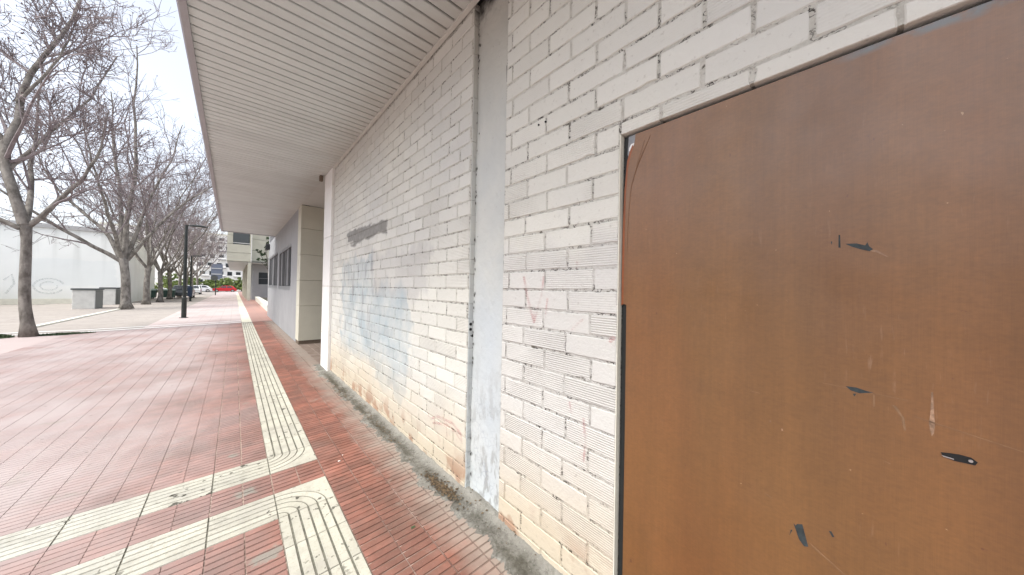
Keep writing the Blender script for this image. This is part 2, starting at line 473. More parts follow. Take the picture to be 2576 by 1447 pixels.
def gutter_mat():
    t = NT('rough_mortar')
    o = t.xyz()
    c = t.mix(t.ramp(t.noise(scale=7, detail=7, rough=0.7), 0.36, 0.64), (0.29, 0.28, 0.25), (0.135, 0.128, 0.108))
    c = t.mix(t.ramp(t.noise(scale=48, detail=5, rough=0.75), 0.48, 0.68, 0, 0.75), c, (0.075, 0.07, 0.058))
    c = t.mix(t.ramp(t.noise(scale=90, detail=3, rough=0.7), 0.60, 0.70, 0, 0.6), c, (0.42, 0.41, 0.37))
    grime = t.math('MULTIPLY', t.boxmask(o[0], o[1], 1.135, 0.05, 4, 3, 0.04), t.ramp(t.noise(t.scale(t.pos(), (1, 0.4, 1)), scale=6, detail=5), 0.42, 0.6))
    c = t.mix(t.math('MULTIPLY', grime, 0.75), c, (0.075, 0.068, 0.05))
    c = t.mix(t.ramp(o[0], 1.19, 1.225, 0, 0.45), c, (0.40, 0.385, 0.34))
    h = t.math('ADD', t.noise(scale=60, detail=6, rough=0.75), t.math('MULTIPLY', t.noise(scale=16, detail=5), 1.5))
    return t.done(c, 0.95, t.bump(h, 1.0, 0.014), spec=0.15)

def stained_white():
    t = NT('white_render')
    p = t.pos(); o = t.xyz()
    c = t.val((0.85, 0.87, 0.85), t.ramp(t.noise(scale=0.4, detail=5), 0.3, 0.7, 0.93, 1.04))
    st = t.noise(t.scale(p, (1, 1, 0.07)), scale=2.2, detail=5)
    c = t.mix(t.math('MULTIPLY', t.ramp(st, 0.5, 0.72), t.ramp(o[2], 1.5, 5.2, 0.1, 0.4)), c, (0.45, 0.47, 0.44))
    c = t.mix(t.math('MULTIPLY', t.ramp(t.math('ADD', o[2], t.noise(scale=1.2, detail=4)), 0.6, 1.6, 1, 0), 0.35), c, (0.55, 0.56, 0.48))
    c = t.mix(t.math('MULTIPLY', t.boxmask(t.math('ADD', o[0], t.noise(scale=0.8)), t.math('ADD', o[2], t.math('MULTIPLY', t.noise(scale=1.5), 0.5)), -8.2, 2.0, 2.4, 1.0, 0.1), 0.25), c, (0.66, 0.72, 0.74))
    return t.done(c, 0.85, t.bump(t.noise(scale=30), 0.2, 0.01), spec=0.2)

def soffit_mat():
    t = NT('soffit_metal')
    o = t.xyz()
    c = t.val((0.56, 0.60, 0.585), t.ramp(t.n('ObjectInfo').outputs['Random'], 0, 1, 0.955, 1.035))
    c = t.val(c, t.ramp(t.noise(scale=1.3, detail=5), 0.3, 0.7, 0.94, 1.05))
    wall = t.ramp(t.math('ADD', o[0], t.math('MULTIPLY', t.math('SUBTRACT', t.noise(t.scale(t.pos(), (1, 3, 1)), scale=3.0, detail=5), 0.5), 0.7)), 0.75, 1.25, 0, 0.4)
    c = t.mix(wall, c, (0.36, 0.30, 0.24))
    c = t.mix(t.ramp(t.noise(t.scale(t.pos(), (0.35, 2.2, 1)), scale=5.0, detail=5), 0.60, 0.75, 0, 0.22), c, (0.30, 0.27, 0.23))
    return t.done(c, 0.5, t.bump(t.noise(scale=3.0, detail=2), 0.08, 0.02))

M = dict(
    brick=brick_paint(), mortar=mortar_paint(), pillar=pillar_paint(),
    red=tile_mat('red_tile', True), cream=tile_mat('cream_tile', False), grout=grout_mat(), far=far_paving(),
    gutter=gutter_mat(),
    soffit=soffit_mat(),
    trim=plain('soffit_trim', (0.56, 0.55, 0.51), 0.5, 0.05),
    fascia=plain('fascia_paint', (0.34, 0.33, 0.345), 0.5, 0.06),
    dark=plain('dark_void', (0.012, 0.012, 0.012), 0.9, 0.1, bump=0),
    frame=plain('black_steel', (0.014, 0.016, 0.016), 0.6, 0.15),
    door=door_paint(), dooredge=plain('door_edge_red', (0.26, 0.085, 0.035), 0.5, 0.15),
    backing=plain('grey_primer', (0.24, 0.25, 0.26), 0.6, 0.25, 12), scrape=plain('bare_metal_scrape', (0.042, 0.050, 0.052), 0.7, 0.3, 40, spec=0.15),
    pale=plain('pale_scratch', (0.20, 0.115, 0.06), 0.6, 0.15, 30), white=plain('white_paint', (0.80, 0.79, 0.76), 0.6, 0.04),
    pale2=plain('bright_scratch', (0.24, 0.15, 0.095), 0.6, 0.35, 60),
    dooredge2=plain('brown_plinth', (0.15, 0.115, 0.085), 0.8, 0.15),
    chrome=plain('worn_chrome', (0.55, 0.55, 0.55), 0.3, 0.1, metal=0.9), blackp=plain('black_paint', (0.02, 0.021, 0.022), 0.5, 0.2),
    stone=plain('cream_stone', (0.56, 0.545, 0.45), 0.75, 0.06, 2.0, 0.1), graywall=plain('grey_render', (0.33, 0.335, 0.34), 0.85, 0.07, 2.0, 0.35, fine=90),
    winframe=plain('grey_window_frame', (0.19, 0.195, 0.20), 0.45, 0.06), blind=plain('grey_blind', (0.20, 0.20, 0.21), 0.5, 0.1),
    whitewall=stained_white(), cap=plain('grey_coping', (0.42, 0.42, 0.42), 0.8, 0.1),
    sand=concrete_rough('beige_ground', (0.37, 0.335, 0.30), (0.32, 0.29, 0.265), 1.2, 0.3), kerb=plain('pale_kerb', (0.66, 0.65, 0.56), 0.8, 0.1),
    asphalt=plain('asphalt', (0.06, 0.06, 0.062), 0.9, 0.15), lamp=plain('lamp_black_green', (0.022, 0.026, 0.024), 0.45, 0.2),
    bark=bark_mat('plane_bark', (0.12, 0.108, 0.095), (0.27, 0.25, 0.225)), twig=bark_mat('twig_bark', (0.185, 0.155, 0.16), (0.27, 0.235, 0.235)),
    bud=leaf_mat('dry_leaf', (0.15, 0.105, 0.12), (0.24, 0.185, 0.18)), leaf=leaf_mat('green_leaf', (0.14, 0.20, 0.06), (0.25, 0.30, 0.11)),
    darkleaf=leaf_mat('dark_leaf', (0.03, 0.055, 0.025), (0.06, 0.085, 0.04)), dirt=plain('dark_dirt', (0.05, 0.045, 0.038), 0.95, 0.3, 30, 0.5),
    concrete=plain('bench_concrete', (0.60, 0.60, 0.57), 0.85, 0.1), darkcap=plain('dark_stone_cap', (0.10, 0.11, 0.11), 0.7, 0.1),
    navy=plain('navy_plastic', (0.02, 0.035, 0.07), 0.4, 0.1), bing=plain('grey_bin_metal', (0.16, 0.17, 0.16), 0.5, 0.1),
    green=plain('container_green', (0.05, 0.10, 0.085), 0.5, 0.1), lid=plain('container_lid', (0.32, 0.42, 0.38), 0.5, 0.08),
    carred=plain('car_paint_red', (0.55, 0.02, 0.03), 0.25, 0.03, bump=0, spec=0.6), carwhite=plain('car_paint_white', (0.75, 0.76, 0.77), 0.25, 0.02, bump=0, spec=0.6),
    cargrey=plain('car_paint_dark', (0.05, 0.06, 0.065), 0.25, 0.03, bump=0, spec=0.6), glass=plain('dark_glass', (0.03, 0.035, 0.04), 0.08, 0.02, bump=0, spec=0.8),
    rubber=plain('tyre_rubber', (0.02, 0.02, 0.02), 0.8, 0.1), lampglass=plain('head_lamp_glass', (0.7, 0.7, 0.68), 0.2, 0.02, bump=0),
    bluefacade=plain('blue_grey_facade', (0.13, 0.15, 0.20), 0.7, 0.1), redsign=plain('sign_metal', (0.10, 0.11, 0.11), 0.5, 0.1),
    soil=plain('planter_soil', (0.07, 0.06, 0.045), 0.95, 0.2), litter=leaf_mat('dead_leaf_litter', (0.06, 0.045, 0.03), (0.17, 0.12, 0.07)),
)

def paint_mark(name, col, dens=0.5):
    t = NT(name)
    ph = t.math('FRACT', t.math('MULTIPLY', t.xyz()[2], 92.0))
    rid = t.ramp(t.math('ABSOLUTE', t.math('SUBTRACT', ph, 0.5)), 0.15, 0.40)
    a = t.math('MULTIPLY', t.ramp(t.noise(scale=18, detail=4), 0.35, 0.65, 0.2, 1), t.math('SUBTRACT', 1.0, t.math('MULTIPLY', rid, 0.75)))
    t.done(col, 0.8)
    t.set(t.b.inputs['Alpha'], t.math('MULTIPLY', a, dens))
    return t.m
M['redmark'] = paint_mark('faded_red_spray', (0.62, 0.16, 0.17), 0.42)
M['greymark'] = paint_mark('faded_grey_spray', (0.42, 0.46, 0.47), 0.5)

# ================================================================== ground, road, paving
def sheet(name, xs, y0, y1, mat, z=None, dz=0.0, ny=1):
    b = MB()
    vs, fs = [], []
    for j in range(ny + 1):
        yy = y0 + (y1 - y0) * j / ny
        for x in xs:
            vs.append((x, yy, (ground_z(x) if z is None else z) + dz))
    n = len(xs)
    for j in range(ny):
        for i in range(n - 1):
            fs.append((j * n + i, j * n + i + 1, (j + 1) * n + i + 1, (j + 1) * n + i))
    b.add(vs, fs)
    return b.obj(name, mat, fix=False)

tag(sheet('ground', [-900, 900], -400, 1500, M['sand'], z=-0.16), kind='structure')
tag(sheet('tree_strip', [-9.5, -3.6, -2.3], 16.1, 91.0, M['sand'], dz=0.0), kind='structure')
tag(sheet('road', [-200, 200], 91.5, 101.0, M['asphalt'], z=-0.09), kind='structure')

TILE_TOP = 0.0
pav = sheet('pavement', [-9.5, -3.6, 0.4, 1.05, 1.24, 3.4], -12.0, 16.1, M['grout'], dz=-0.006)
tag(pav, kind='structure')
pav2 = sheet('far_pavement', [-2.3, 0.4, 1.05, 1.24, 3.4], 16.1, 91.0, M['far'], dz=0.004)
tag(pav2, kind='structure')
# two pale bands across the plaza
for i, (ya, yb) in enumerate(((16.02, 16.2), (16.72, 16.88))):
    b = MB()
    xs = [-9.5, -3.6, 0.22]
    vs = [(x, y, ground_z(x) + 0.010) for x in xs for y in (ya, yb)]
    b.add(vs, [(0, 2, 3, 1), (2, 4, 5, 3)])
    o = b.obj('white_band', M['white'], pav, fix=False)

# ---- tile meshes (local origin at tile's lower-left corner, top at z=0)
MX, MY = 0.325, 0.304
CW = 0.313
def bars_x(b, x0, x1, L, n, gap=0.009, dep=0.005, edge=0.002):
    # n bars running along x inside y 0..L
    p = L / n
    for i in range(n):
        ya = i * p + (gap / 2 if i else edge); yb = (i + 1) * p - (gap / 2 if i < n - 1 else edge)
        c = 0.0018
        poly = [(ya, -dep), (ya + c, 0), (yb - c, 0), (yb, -dep)]
        vs = [(x0, y, z) for y, z in poly] + [(x1, y, z) for y, z in poly]
        b.add(vs, [(0, 1, 5, 4), (1, 2, 6, 5), (2, 3, 7, 6), (0, 3, 2, 1), (4, 5, 6, 7)])
def bars_y(b, y0, y1, W, n, gap=0.010, dep=0.005):
    p = W / n
    for i in range(n):
        xa = i * p + (gap / 2 if i else 0.002); xb = (i + 1) * p - (gap / 2 if i < n - 1 else 0.002)
        c = 0.0018
        poly = [(xa, -dep), (xa + c, 0), (xb - c, 0), (xb, -dep)]
        vs = [(x, y0, z) for x, z in poly] + [(x, y1, z) for x, z in poly]
        b.add(vs, [(0, 4, 5, 1), (1, 5, 6, 2), (2, 6, 7, 3), (0, 1, 2, 3), (4, 7, 6, 5)])
def red_tile(g=0.009, d=0.005, e=0.0045):
    b = MB()
    h = MX / 2
    bars_x(b, e, h - e * .8, MY, 6, g, d); bars_x(b, h + e * .8, MX - e, MY, 6, g, d)
    return b
def flat_tile(W, L):
    b = MB(); g = 0.003
    b.add([(g, g, -0.004), (W - g, g, -0.004), (W - g, L - g, -0.004), (g, L - g, -0.004), (g + .002, g + .002, 0), (W - g - .002, g + .002, 0), (W - g - .002, L - g - .002, 0), (g + .002, L - g - .002, 0)],
          [(4, 5, 6, 7), (0, 1, 5, 4), (1, 2, 6, 5), (2, 3, 7, 6), (3, 0, 4, 7)])
    return b
def corner_tile(W, L, top):
    # six concentric bars; centre at upper-left (top) or lower-left corner
    b = MB(); p = L / 6
    cy = L if top else 0.0
    s = -1 if top else 1
    N = 12
    for i in range(6):
        ra = i * p + 0.004; rb = (i + 1) * p - 0.004
        if i == 5: rb = 9.0
        vs = []
        for k in range(N + 1):
            a = math.pi / 2 * k / N
            for r in (ra, rb):
                x = r * math.cos(a) * W / L; y = r * math.sin(a)
                q = 1.0
                lim = W - 0.003
                if x > lim or y > L - 0.003:
                    q = min(lim / max(x, 1e-6), (L - 0.003) / max(y, 1e-6))
                x, y = max(0.003, x * q), max(0.003, y * q)
                vs.append((x, cy + s * y, 0))
        n0 = len(vs)
        vs += [(x, y, -0.005) for x, y, z in vs]
        fs = []
        for k in range(N):
            a0, b0, a1, b1 = 2 * k, 2 * k + 1, 2 * k + 2, 2 * k + 3
            fs += [(a0, b0, b1, a1), (a0, a1, a1 + n0, a0 + n0), (b0, b0 + n0, b1 + n0, b1)]
        fs += [(0, n0, n0 + 1, 1), (2 * N, 2 * N + 1, n0 + 2 * N + 1, n0 + 2 * N)]
        b.add(vs, fs)
    if True:
        # fill the outer corner beyond the last arc
        pass
    return b
SLOPE = math.atan(0.027)
def tile_w(W): return W
me_red = red_tile().mesh('tile', M['red'])
me_worn = red_tile(0.0055, 0.0055, 0.0022).mesh('tile', M['red'])
b_ = MB(); bars_y(b_, 0.003, MY - 0.003, CW, 6); me_col = b_.mesh('tactile_tile', M['cream'])
b_ = MB(); bars_x(b_, 0.004, MX - 0.004, MY, 6, gap=0.008); me_row = b_.mesh('tactile_tile', M['cream'])
me_c1 = corner_tile(CW, MY, True).mesh('tactile_corner_tile', M['cream'])
me_c2 = corner_tile(CW, MY, False).mesh('tactile_corner_tile', M['cream'])
X_COL = 0.236; X_R = X_COL + CW
Y0 = 2.405
def place(me, x, y, name, dz=0.0):
    o = bpy.data.objects.new(name, me)
    o.location = (x, y, ground_z(x) + TILE_TOP + dz)
    o.rotation_euler = (random.uniform(-.002, .002), -SLOPE, 0)
    return link(o, pav)
cands = []
for j in range(-17, 45):
    y = Y0 + j * MY
    # left of the cream column
    for i in range(0, 13 + int(max(0, j) * 0.05)):
        x = X_COL - (i + 1) * MX
        if x < -3.9: continue
        cands.append((x, y, 'row' if j in (0, 2) else 'red'))
    for x, kd in ((X_R, 'red'), (X_R + MX, 'half'), (X_R + 1.5 * MX, 'half')):
        cands.append((x, y, kd))
    cands.append((X_COL, y, 'c1' if j == 2 else 'c2' if j == 0 else 'redcol' if j == 1 else 'col'))
vis = []
for x, y, k in cands:
    q = [proj((x + dx, y + dy, ground_z(x))) for dx in (0, MX) for dy in (0, MY)]
    if any(a is None for a in q):
        area = -1 if all(a is None for a in q) else 0.001
    else:
        us = [a[0] for a in q]; vs_ = [a[1] for a in q]
        if max(us) < 0 or min(us) > 1 or max(vs_) < 0 or min(vs_) > 1: area = -1
        else: area = (max(us) - min(us)) * (max(vs_) - min(vs_))
    vis.append((area, x, y, k))
reds = sorted([v for v in vis if v[3] in ('red', 'half', 'redcol') and v[0] > 0], reverse=True)
lim = reds[min(298, len(reds) - 1)][0]
rest = MB()
me_half = None
def half_mesh(W):
    b = MB(); bars_x(b, 0.0045, W - 0.003, MY, 6); return b
me_half = half_mesh(MX / 2).mesh('tile', M['red'])
b_ = MB(); bars_x(b_, 0.0045, CW / 2 - 0.0035, MY, 6); bars_x(b_, CW / 2 + 0.0035, CW - 0.0045, MY, 6); me_redcol = b_.mesh('tile', M['red'])
RT, FT, HT = red_tile(0.0055, 0.0055, 0.0022), flat_tile(MX, MY), half_mesh(MX / 2)
def into(dst, src, x, y):
    z0 = ground_z(x)
    dst.add([(x + a, y + b2, z0 + 0.027 * a + c) for a, b2, c in src.v], src.f)
for area, x, y, k in vis:
    if k == 'c1': place(me_c1, x, y, 'tactile_corner_tile')
    elif k == 'c2': place(me_c2, x, y, 'tactile_corner_tile')
    elif k == 'col': place(me_col, x, y, 'tactile_tile', 0.001)
    elif k == 'row': place(me_row, x, y, 'tactile_tile', 0.001)
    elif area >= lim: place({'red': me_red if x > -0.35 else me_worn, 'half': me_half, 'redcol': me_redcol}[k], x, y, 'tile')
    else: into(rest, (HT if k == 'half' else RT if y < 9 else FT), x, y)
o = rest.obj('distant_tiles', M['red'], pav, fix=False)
o['kind'] = 'stuff'

# dark bedding seen in the grooves of the cream tiles
b = MB()
def bed(x0, x1, y0, y1):
    b.add([(x, y, ground_z(x) - 0.0045) for x, y in ((x0, y0), (x1, y0), (x1, y1), (x0, y1))], [(0, 1, 2, 3)])
bed(X_COL, X_R, -2.76, Y0 + MY); bed(X_COL, X_R, Y0 + 2 * MY, 16.0)
for j in (0, 2): bed(X_COL - 12 * MX, X_COL, Y0 + j * MY, Y0 + (j + 1) * MY)
b.obj('tactile_bed', plain('dark_bedding', (0.13, 0.125, 0.10), 0.95, 0.35, 9, 0.3), pav, fix=False)

# rough mortar strip along the foot of the wall
def gutter():
    b = MB()
    nx, ny = 20, 960
    ya, yb = -2.95, 6.6
    vs = []
    for j in range(ny + 1):
        y = ya + (yb - ya) * j / ny
        e = 1.065 + 0.020 * math.sin(y * 5.1) + 0.018 * math.sin(y * 13.7 + 1) + 0.014 * math.sin(y * 31.0 + 2) + 0.010 * math.sin(y * 67.0) + random.uniform(-.010, .010)
        for i in range(nx + 1):
            t = i / nx
            x = e + (1.30 - e) * t
            z = 0.012 + 0.013 * min(1, t * 8) + 0.030 * max(0, (x - 1.17) / 0.07) ** 1.6 * (x < 1.245) + (0.03 if x >= 1.245 else 0)
            z += 0.003 * math.sin(x * 60 + y * 23) * t + 0.003 * math.sin(x * 37 - y * 41) * t + random.uniform(-.0032, .0032)
            if i == 0: z = -0.01
            vs.append((x, y, z))
    n = nx + 1
    fs = [(j * n + i, j * n + i + 1, (j + 1) * n + i + 1, (j + 1) * n + i) for j in range(ny) for i in range(nx)]
    b.add(vs, fs)
    return b
o = gutter().obj('mortar_gutter', M['gutter'], smooth=True, fix=False)
tag(o, kind='structure')

# dead leaves and dirt gathered in the gutter
b = MB()
for cy, cx, sy, sx, n in ((2.02, 1.125, 0.10, 0.022, 300), (1.90, 1.15, 0.06, 0.02, 120), (4.7, 1.10, 0.30, 0.03, 260), (3.3, 1.13, 0.35, 0.03, 200), (1.6, 1.2, 0.3, 0.03, 40)):
    for _ in range(n):
        x = cx + random.gauss(0, sx); y = cy + random.gauss(0, sy); z = 0.032 + abs(random.gauss(0, 0.003)) + 0.4 * max(0, x - 1.18)
        L = random.uniform(.003, .014); W = L * random.uniform(.3, .7); a = random.uniform(0, 6.28); tl = random.uniform(-.003, .003)
        ca, sa = math.cos(a), math.sin(a)
        b.add([(x + ca * L, y + sa * L, z + tl), (x - sa * W, y + ca * W, z + .002), (x - ca * L, y - sa * L, z - tl), (x + sa * W, y - ca * W, z)], [(0, 1, 2, 3)])
o = b.obj('leaf_litter', M['litter'], fix=False)
tag(o, 'dark dead leaves and dirt gathered in the gutter by the brick wall', 'litter', kind='stuff')
# a few scraps on the red tiles
for x, y, r, mt in ((0.675, 2.85, 0.010, 'white'), (0.72, 2.93, 0.006, 'white'), (0.83, 1.77, 0.014, 'darkleaf')):
    b = MB(); z = ground_z(x) + 0.003
    b.add([(x - r, y - r * .4, z), (x + r * .8, y - r * .5, z + .003), (x + r, y + r * .5, z + .001), (x - r * .7, y + r * .6, z + .004)], [(0, 1, 2, 3)])
    o = b.obj('paper_scrap' if mt == 'white' else 'fallen_leaf', M[mt], fix=False)
    tag(o, {0.010: 'larger white paper scrap lying on the red tiles', 0.006: 'tiny white paper scrap lying on the red tiles', 0.014: 'small green leaf lying on the red tiles'}[r], 'litter')

# ================================================================== brick walls
WX = 1.236
ZP = 0.1055
Z0 = -0.0205
JT = 0.0095
ZC = 3.487
def brick_outline(L, H, rag, n=10):
    pts = []
    for i in range(8): pts.append((-L / 2 + L * i / 8, -H / 2))
    for i in range(3): pts.append((L / 2, -H / 2 + H * i / 3))
    for i in range(8): pts.append((L / 2 - L * i / 8, H / 2))
    for i in range(3): pts.append((-L / 2, H / 2 - H * i / 3))
    out = []
    for y, z in pts:
        q = rag * (2.6 if random.random() < 0.10 else 1.0)
        out.append((y - math.copysign(abs(random.gauss(0, q * 0.6)), y) + random.uniform(-rag, rag) * .4, z - math.copysign(abs(random.gauss(0, q * 0.7)), z) + random.uniform(-rag, rag) * .5))
    return out
def brick_geo(L, H, rag=0.0020):
    b = MB()
    o = brick_outline(L, H, rag)
    n = len(o)
    e = 0.0035
    fr = [(0.0 + random.uniform(-.0006, .0006), y * (1 - 2 * e / L), z * (1 - 2 * e / H)) for y, z in o]
    rm = [(0.0032, y, z) for y, z in o]
    bk = [(0.04, y, z) for y, z in o]
    vs = fr + rm + bk
    fs = [tuple(range(n))]
    for k in (0, 1):
        fs += [(k * n + i, (k + 1) * n + i, (k + 1) * n + (i + 1) % n, k * n + (i + 1) % n) for i in range(n)]
    b.add(vs, fs)
    return b
BL, BH = 0.296 - JT, ZP - JT
brick_var = [brick_geo(BL, BH) for _ in range(20)]
brick_me = [b.mesh('brick', M['brick']) for b in brick_var]

def course_cells(ya, yb, ref, k, jig):
    off = ref[k % 2]
    n0 = math.floor((ya - off) / 0.296) - 1
    out = []
    for n in range(n0, n0 + int((yb - ya) / 0.296) + 4):
        a = off + n * 0.296 + jig(k, n); c = off + (n + 1) * 0.296 + jig(k, n + 1)
        a, c = max(a, ya), min(c, yb)
        if c - a > 0.03: out.append((a, c))
    return out
_j = {}
def jig(k, n):
    if (k, n) not in _j: _j[(k, n)] = random.uniform(-0.011, 0.011)
    return _j[(k, n)]
def lay(parent, cells, limit=300):
    # cells: (ya, yb, za, zb)
    rows = []
    for ya, yb, za, zb in cells:
        q = [proj((WX, y, z)) for y in (ya, yb) for z in (za, zb)]
        if any(a is None for a in q): ar = -1
        else:
            us = [a[0] for a in q]; vs_ = [a[1] for a in q]
            ar = (max(us) - min(us)) * (max(vs_) - min(vs_))
            if max(us) < 0 or min(us) > 1 or max(vs_) < 0 or min(vs_) > 1: ar *= 0.001
        rows.append((ar, ya, yb, za, zb))
    rows.sort(reverse=True)
    rest = MB()
    for i, (ar, ya, yb, za, zb) in enumerate(rows):
        L, H = yb - ya - JT, zb - za - JT
        if L < 0.015 or H < 0.015: continue
        cy, cz = (ya + yb) / 2, (za + zb) / 2
        v = random.randrange(len(brick_me))
        dx = random.uniform(-.002, .002)
        if i < limit - 1:
            o = bpy.data.objects.new('brick', brick_me[v])
            o.location = (WX + dx, cy, cz)
            o.scale = (1, L / BL, H / BH)
            o.rotation_euler = (random.uniform(-.004, .004), random.uniform(-.012, .012), random.uniform(-.004, .004))
            link(o, parent)
        else:
            sy, sz = L / BL, H / BH
            rest.add([(WX + dx + x, cy + y * sy, cz + z * sz) for x, y, z in brick_var[v].v], brick_var[v].f)
    if rest.v:
        o = rest.obj('bricks', M['brick'], parent, fix=False)
        o['kind'] = 'stuff'

FAR_A, FAR_B = 1.835, 5.95
wf = thing('brick_wall', 'long white painted brick wall panel beyond the pillar, with a cement smear and bluish patch', 'wall')
MB().box(WX + 0.0034, 1.42, FAR_A + 0.004, FAR_B, -0.1, ZC + 0.4).obj('mortar_core', M['mortar'], wf)
cells = []
for k in range(34):
    za = Z0 + k * ZP; zb = min(za + ZP, ZC)
    za2 = max(za, 0.012)
    if zb - za2 < 0.03: continue
    for a, c in course_cells(FAR_A, FAR_B, (2.143, 2.29), k, jig): cells.append((a - (JT / 2 if a == FAR_A else 0), c, za2, zb))
lay(wf, cells)
# raw end of the far wall (faces the camera): one brick end per course
b = MB()
for k in range(34):
    za = max(Z0 + k * ZP, 0.012) + 0.0012; zb = min(Z0 + (k + 1) * ZP, ZC) - 0.0012
    if zb - za < 0.03: continue
    r = lambda s=0.002: random.uniform(-s, s)
    vs = [(WX + 0.006 + r(), FAR_A - 0.006 + r(), za + r()), (1.285, FAR_A - 0.006 + r(), za + r()), (1.285, FAR_A - 0.006 + r(), zb + r()), (WX + 0.006 + r(), FAR_A - 0.006 + r(), zb + r())]
    vs += [(x, FAR_A + 0.02, z) for x, y, z in vs]
    b.add(vs, [(0, 1, 2, 3), (0, 4, 5, 1), (2, 6, 7, 3), (0, 3, 7, 4), (1, 5, 6, 2)])
b.obj('brick_ends', M['pillar'], wf)
# raised dark plugs painting the shaded core holes and chip in the end brick
for z, rr in ((1.206, 0.011), (1.169, 0.011)):
    b = MB()
    b.tube([(1.255, FAR_A - 0.0105, z), (1.255, FAR_A + 0.004, z)], [rr, rr * 0.9], 10)
    b.obj('core_hole_dark', M['dark'], wf)
b = MB(); b.prism_y([(1.252, 1.128), (1.262, 1.118), (1.274, 1.112), (1.287, 1.120), (1.286, 1.136), (1.272, 1.132), (1.262, 1.124)], FAR_A - 0.0105, FAR_A); b.obj('chip_dark', M['dark'], wf)

NEAR_A, NEAR_B, NEAR_L = 0.690, 1.462, -2.95
DOOR_T = 2.137
wn = thing('brick_wall', 'white painted brick wall with ridged bricks around the brown metal door', 'wall')
b = MB()
b.box(WX + 0.0034, 1.42, NEAR_A, NEAR_B, -0.1, DOOR_T + 0.004)
b.box(WX + 0.0034, 1.42, -7.0, NEAR_B, DOOR_T + 0.004, ZC + 0.4)
b.box(WX + 0.0034, 1.42, -7.0, -0.30, -0.1, DOOR_T + 0.004)
b.obj('mortar_core', M['mortar'], wn)
cells = []
for k in range(34):
    za = Z0 + k * ZP; zb = min(za + ZP, ZC)
    za2 = max(za, 0.012)
    if zb - za2 < 0.03: continue
    for a, c in course_cells(NEAR_L, NEAR_B, (1.115, 0.967), k, lambda k, n: jig(k + 100, n)):
        if zb <= DOOR_T:
            if a < -0.34: cells.append((a, min(c, -0.30), za2, zb))
            if c <= NEAR_A + 0.02: continue
            cells.append((max(a, NEAR_A - JT / 2), c, za2, zb))
        elif za2 < DOOR_T:
            if c > NEAR_A + 0.03: cells.append((max(a, NEAR_A), c, za2, zb))
            if a < NEAR_A - 0.03: cells.append((a, min(c, NEAR_A), DOOR_T - JT / 2, zb))
        else: cells.append((a, c, za2, zb))
lay(wn, cells)
# plastered arris round the opening
b = MB(); b.box(WX - 0.001, WX + 0.03, NEAR_A - 0.0055, NEAR_A - 0.001, 0.0, DOOR_T + 0.002)
b.obj('jamb_edge', M['kerb'], wn)
for y, z in ((1.177, 2.372), (1.127, 2.370)):
    b = MB(); b.tube([(WX - 0.0035, y, z), (WX + 0.01, y, z)], [0.0055, 0.004], 8); b.obj('plug_hole', M['dark'], wn)

def ribbon(name, pts, wd, mat, parent, x=WX - 0.0042):
    # flat paint stroke on the wall through (y, z) points
    b = MB(); P = [np.array(p, float) for p in pts]
    Q = []
    for i in range(len(P) - 1):
        for s in range(6): Q.append(P[i] + (P[i + 1] - P[i]) * s / 6)
    Q.append(P[-1]); vs = []
    for i, q in enumerate(Q):
        t = Q[min(i + 1, len(Q) - 1)] - Q[max(i - 1, 0)]; t /= np.linalg.norm(t) + 1e-9
        nrm = np.array([-t[1], t[0]]); ww = wd * (0.7 + 0.5 * random.random())
        for s in (-1, 1):
            e = q + nrm * ww * s / 2; vs.append((x, e[0], e[1]))
    fs = [(2 * i, 2 * i + 1, 2 * i + 3, 2 * i + 2) for i in range(len(Q) - 1)]
    b.add(vs, fs)
    return b.obj(name, mat, parent, fix=False)
for pts, wd in (([(1.271, 1.535), (1.235, 1.41), (1.195, 1.30), (1.18, 1.275)], .018), ([(1.175, 1.29), (1.15, 1.38), (1.13, 1.435), (1.118, 1.53)], .014), ([(1.19, 1.32), (1.18, 1.285), (1.172, 1.32)], .02),
                ([(1.087, 1.415), (1.099, 1.329)], .012), ([(0.85, 0.859), (0.837, 0.752), (0.846, 0.656)], .012), ([(0.928, 1.263), (0.882, 1.306), (0.86, 1.32)], .012), ([(0.933, 0.911), (0.919, 0.857)], .009), ([(0.90, 1.60), (0.905, 1.56)], .012), ([(0.72, 1.23), (0.70, 1.26)], .02)):
    ribbon('spray_stroke', pts, wd, M['redmark'], wn)
for pts, wd in (([(2.39, 0.40), (2.342, 0.375), (2.244, 0.43), (2.119, 0.443), (2.002, 0.451), (1.893, 0.41), (1.87, 0.35)], .022), ([(2.32, 0.35), (2.2, 0.385), (2.08, 0.41), (1.96, 0.40), (1.88, 0.36)], .02), ([(2.1, 0.44), (2.08, 0.32)], .012)):
    ribbon('spray_stroke', pts, wd, M['redmark'], wf)

# ================================================================== pillar between the two wall panels
PA, PB, PX = NEAR_B, FAR_A - 0.008, 1.276
def rough_face():
    b = MB(); nz, ny = 110, 14; vs = []
    for j in range(nz + 1):
        z = -0.05 + (ZC + 0.1) * j / nz
        for i in range(ny + 1):
            y = PA + (PB - PA) * i / ny
            x = PX + 0.0025 * math.sin(z * 7 + y * 11) + random.uniform(-.0008, .0008) - (0.008 * max(0, 0.12 - z) / 0.12)
            vs.append((x, y, z))
    n = ny + 1
    b.add(vs, [(j * n + i, (j + 1) * n + i, (j + 1) * n + i + 1, j * n + i + 1) for j in range(nz) for i in range(ny)])
    b.box(PX + 0.01, 1.42, PA, PB, -0.05, ZC + 0.4)
    return b
pl = thing('concrete_pillar', 'bluish white plastered pillar with peeling foot, set back between two brick wall panels', 'pillar', (0, 0, 0))
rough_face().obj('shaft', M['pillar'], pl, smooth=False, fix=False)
b = MB()
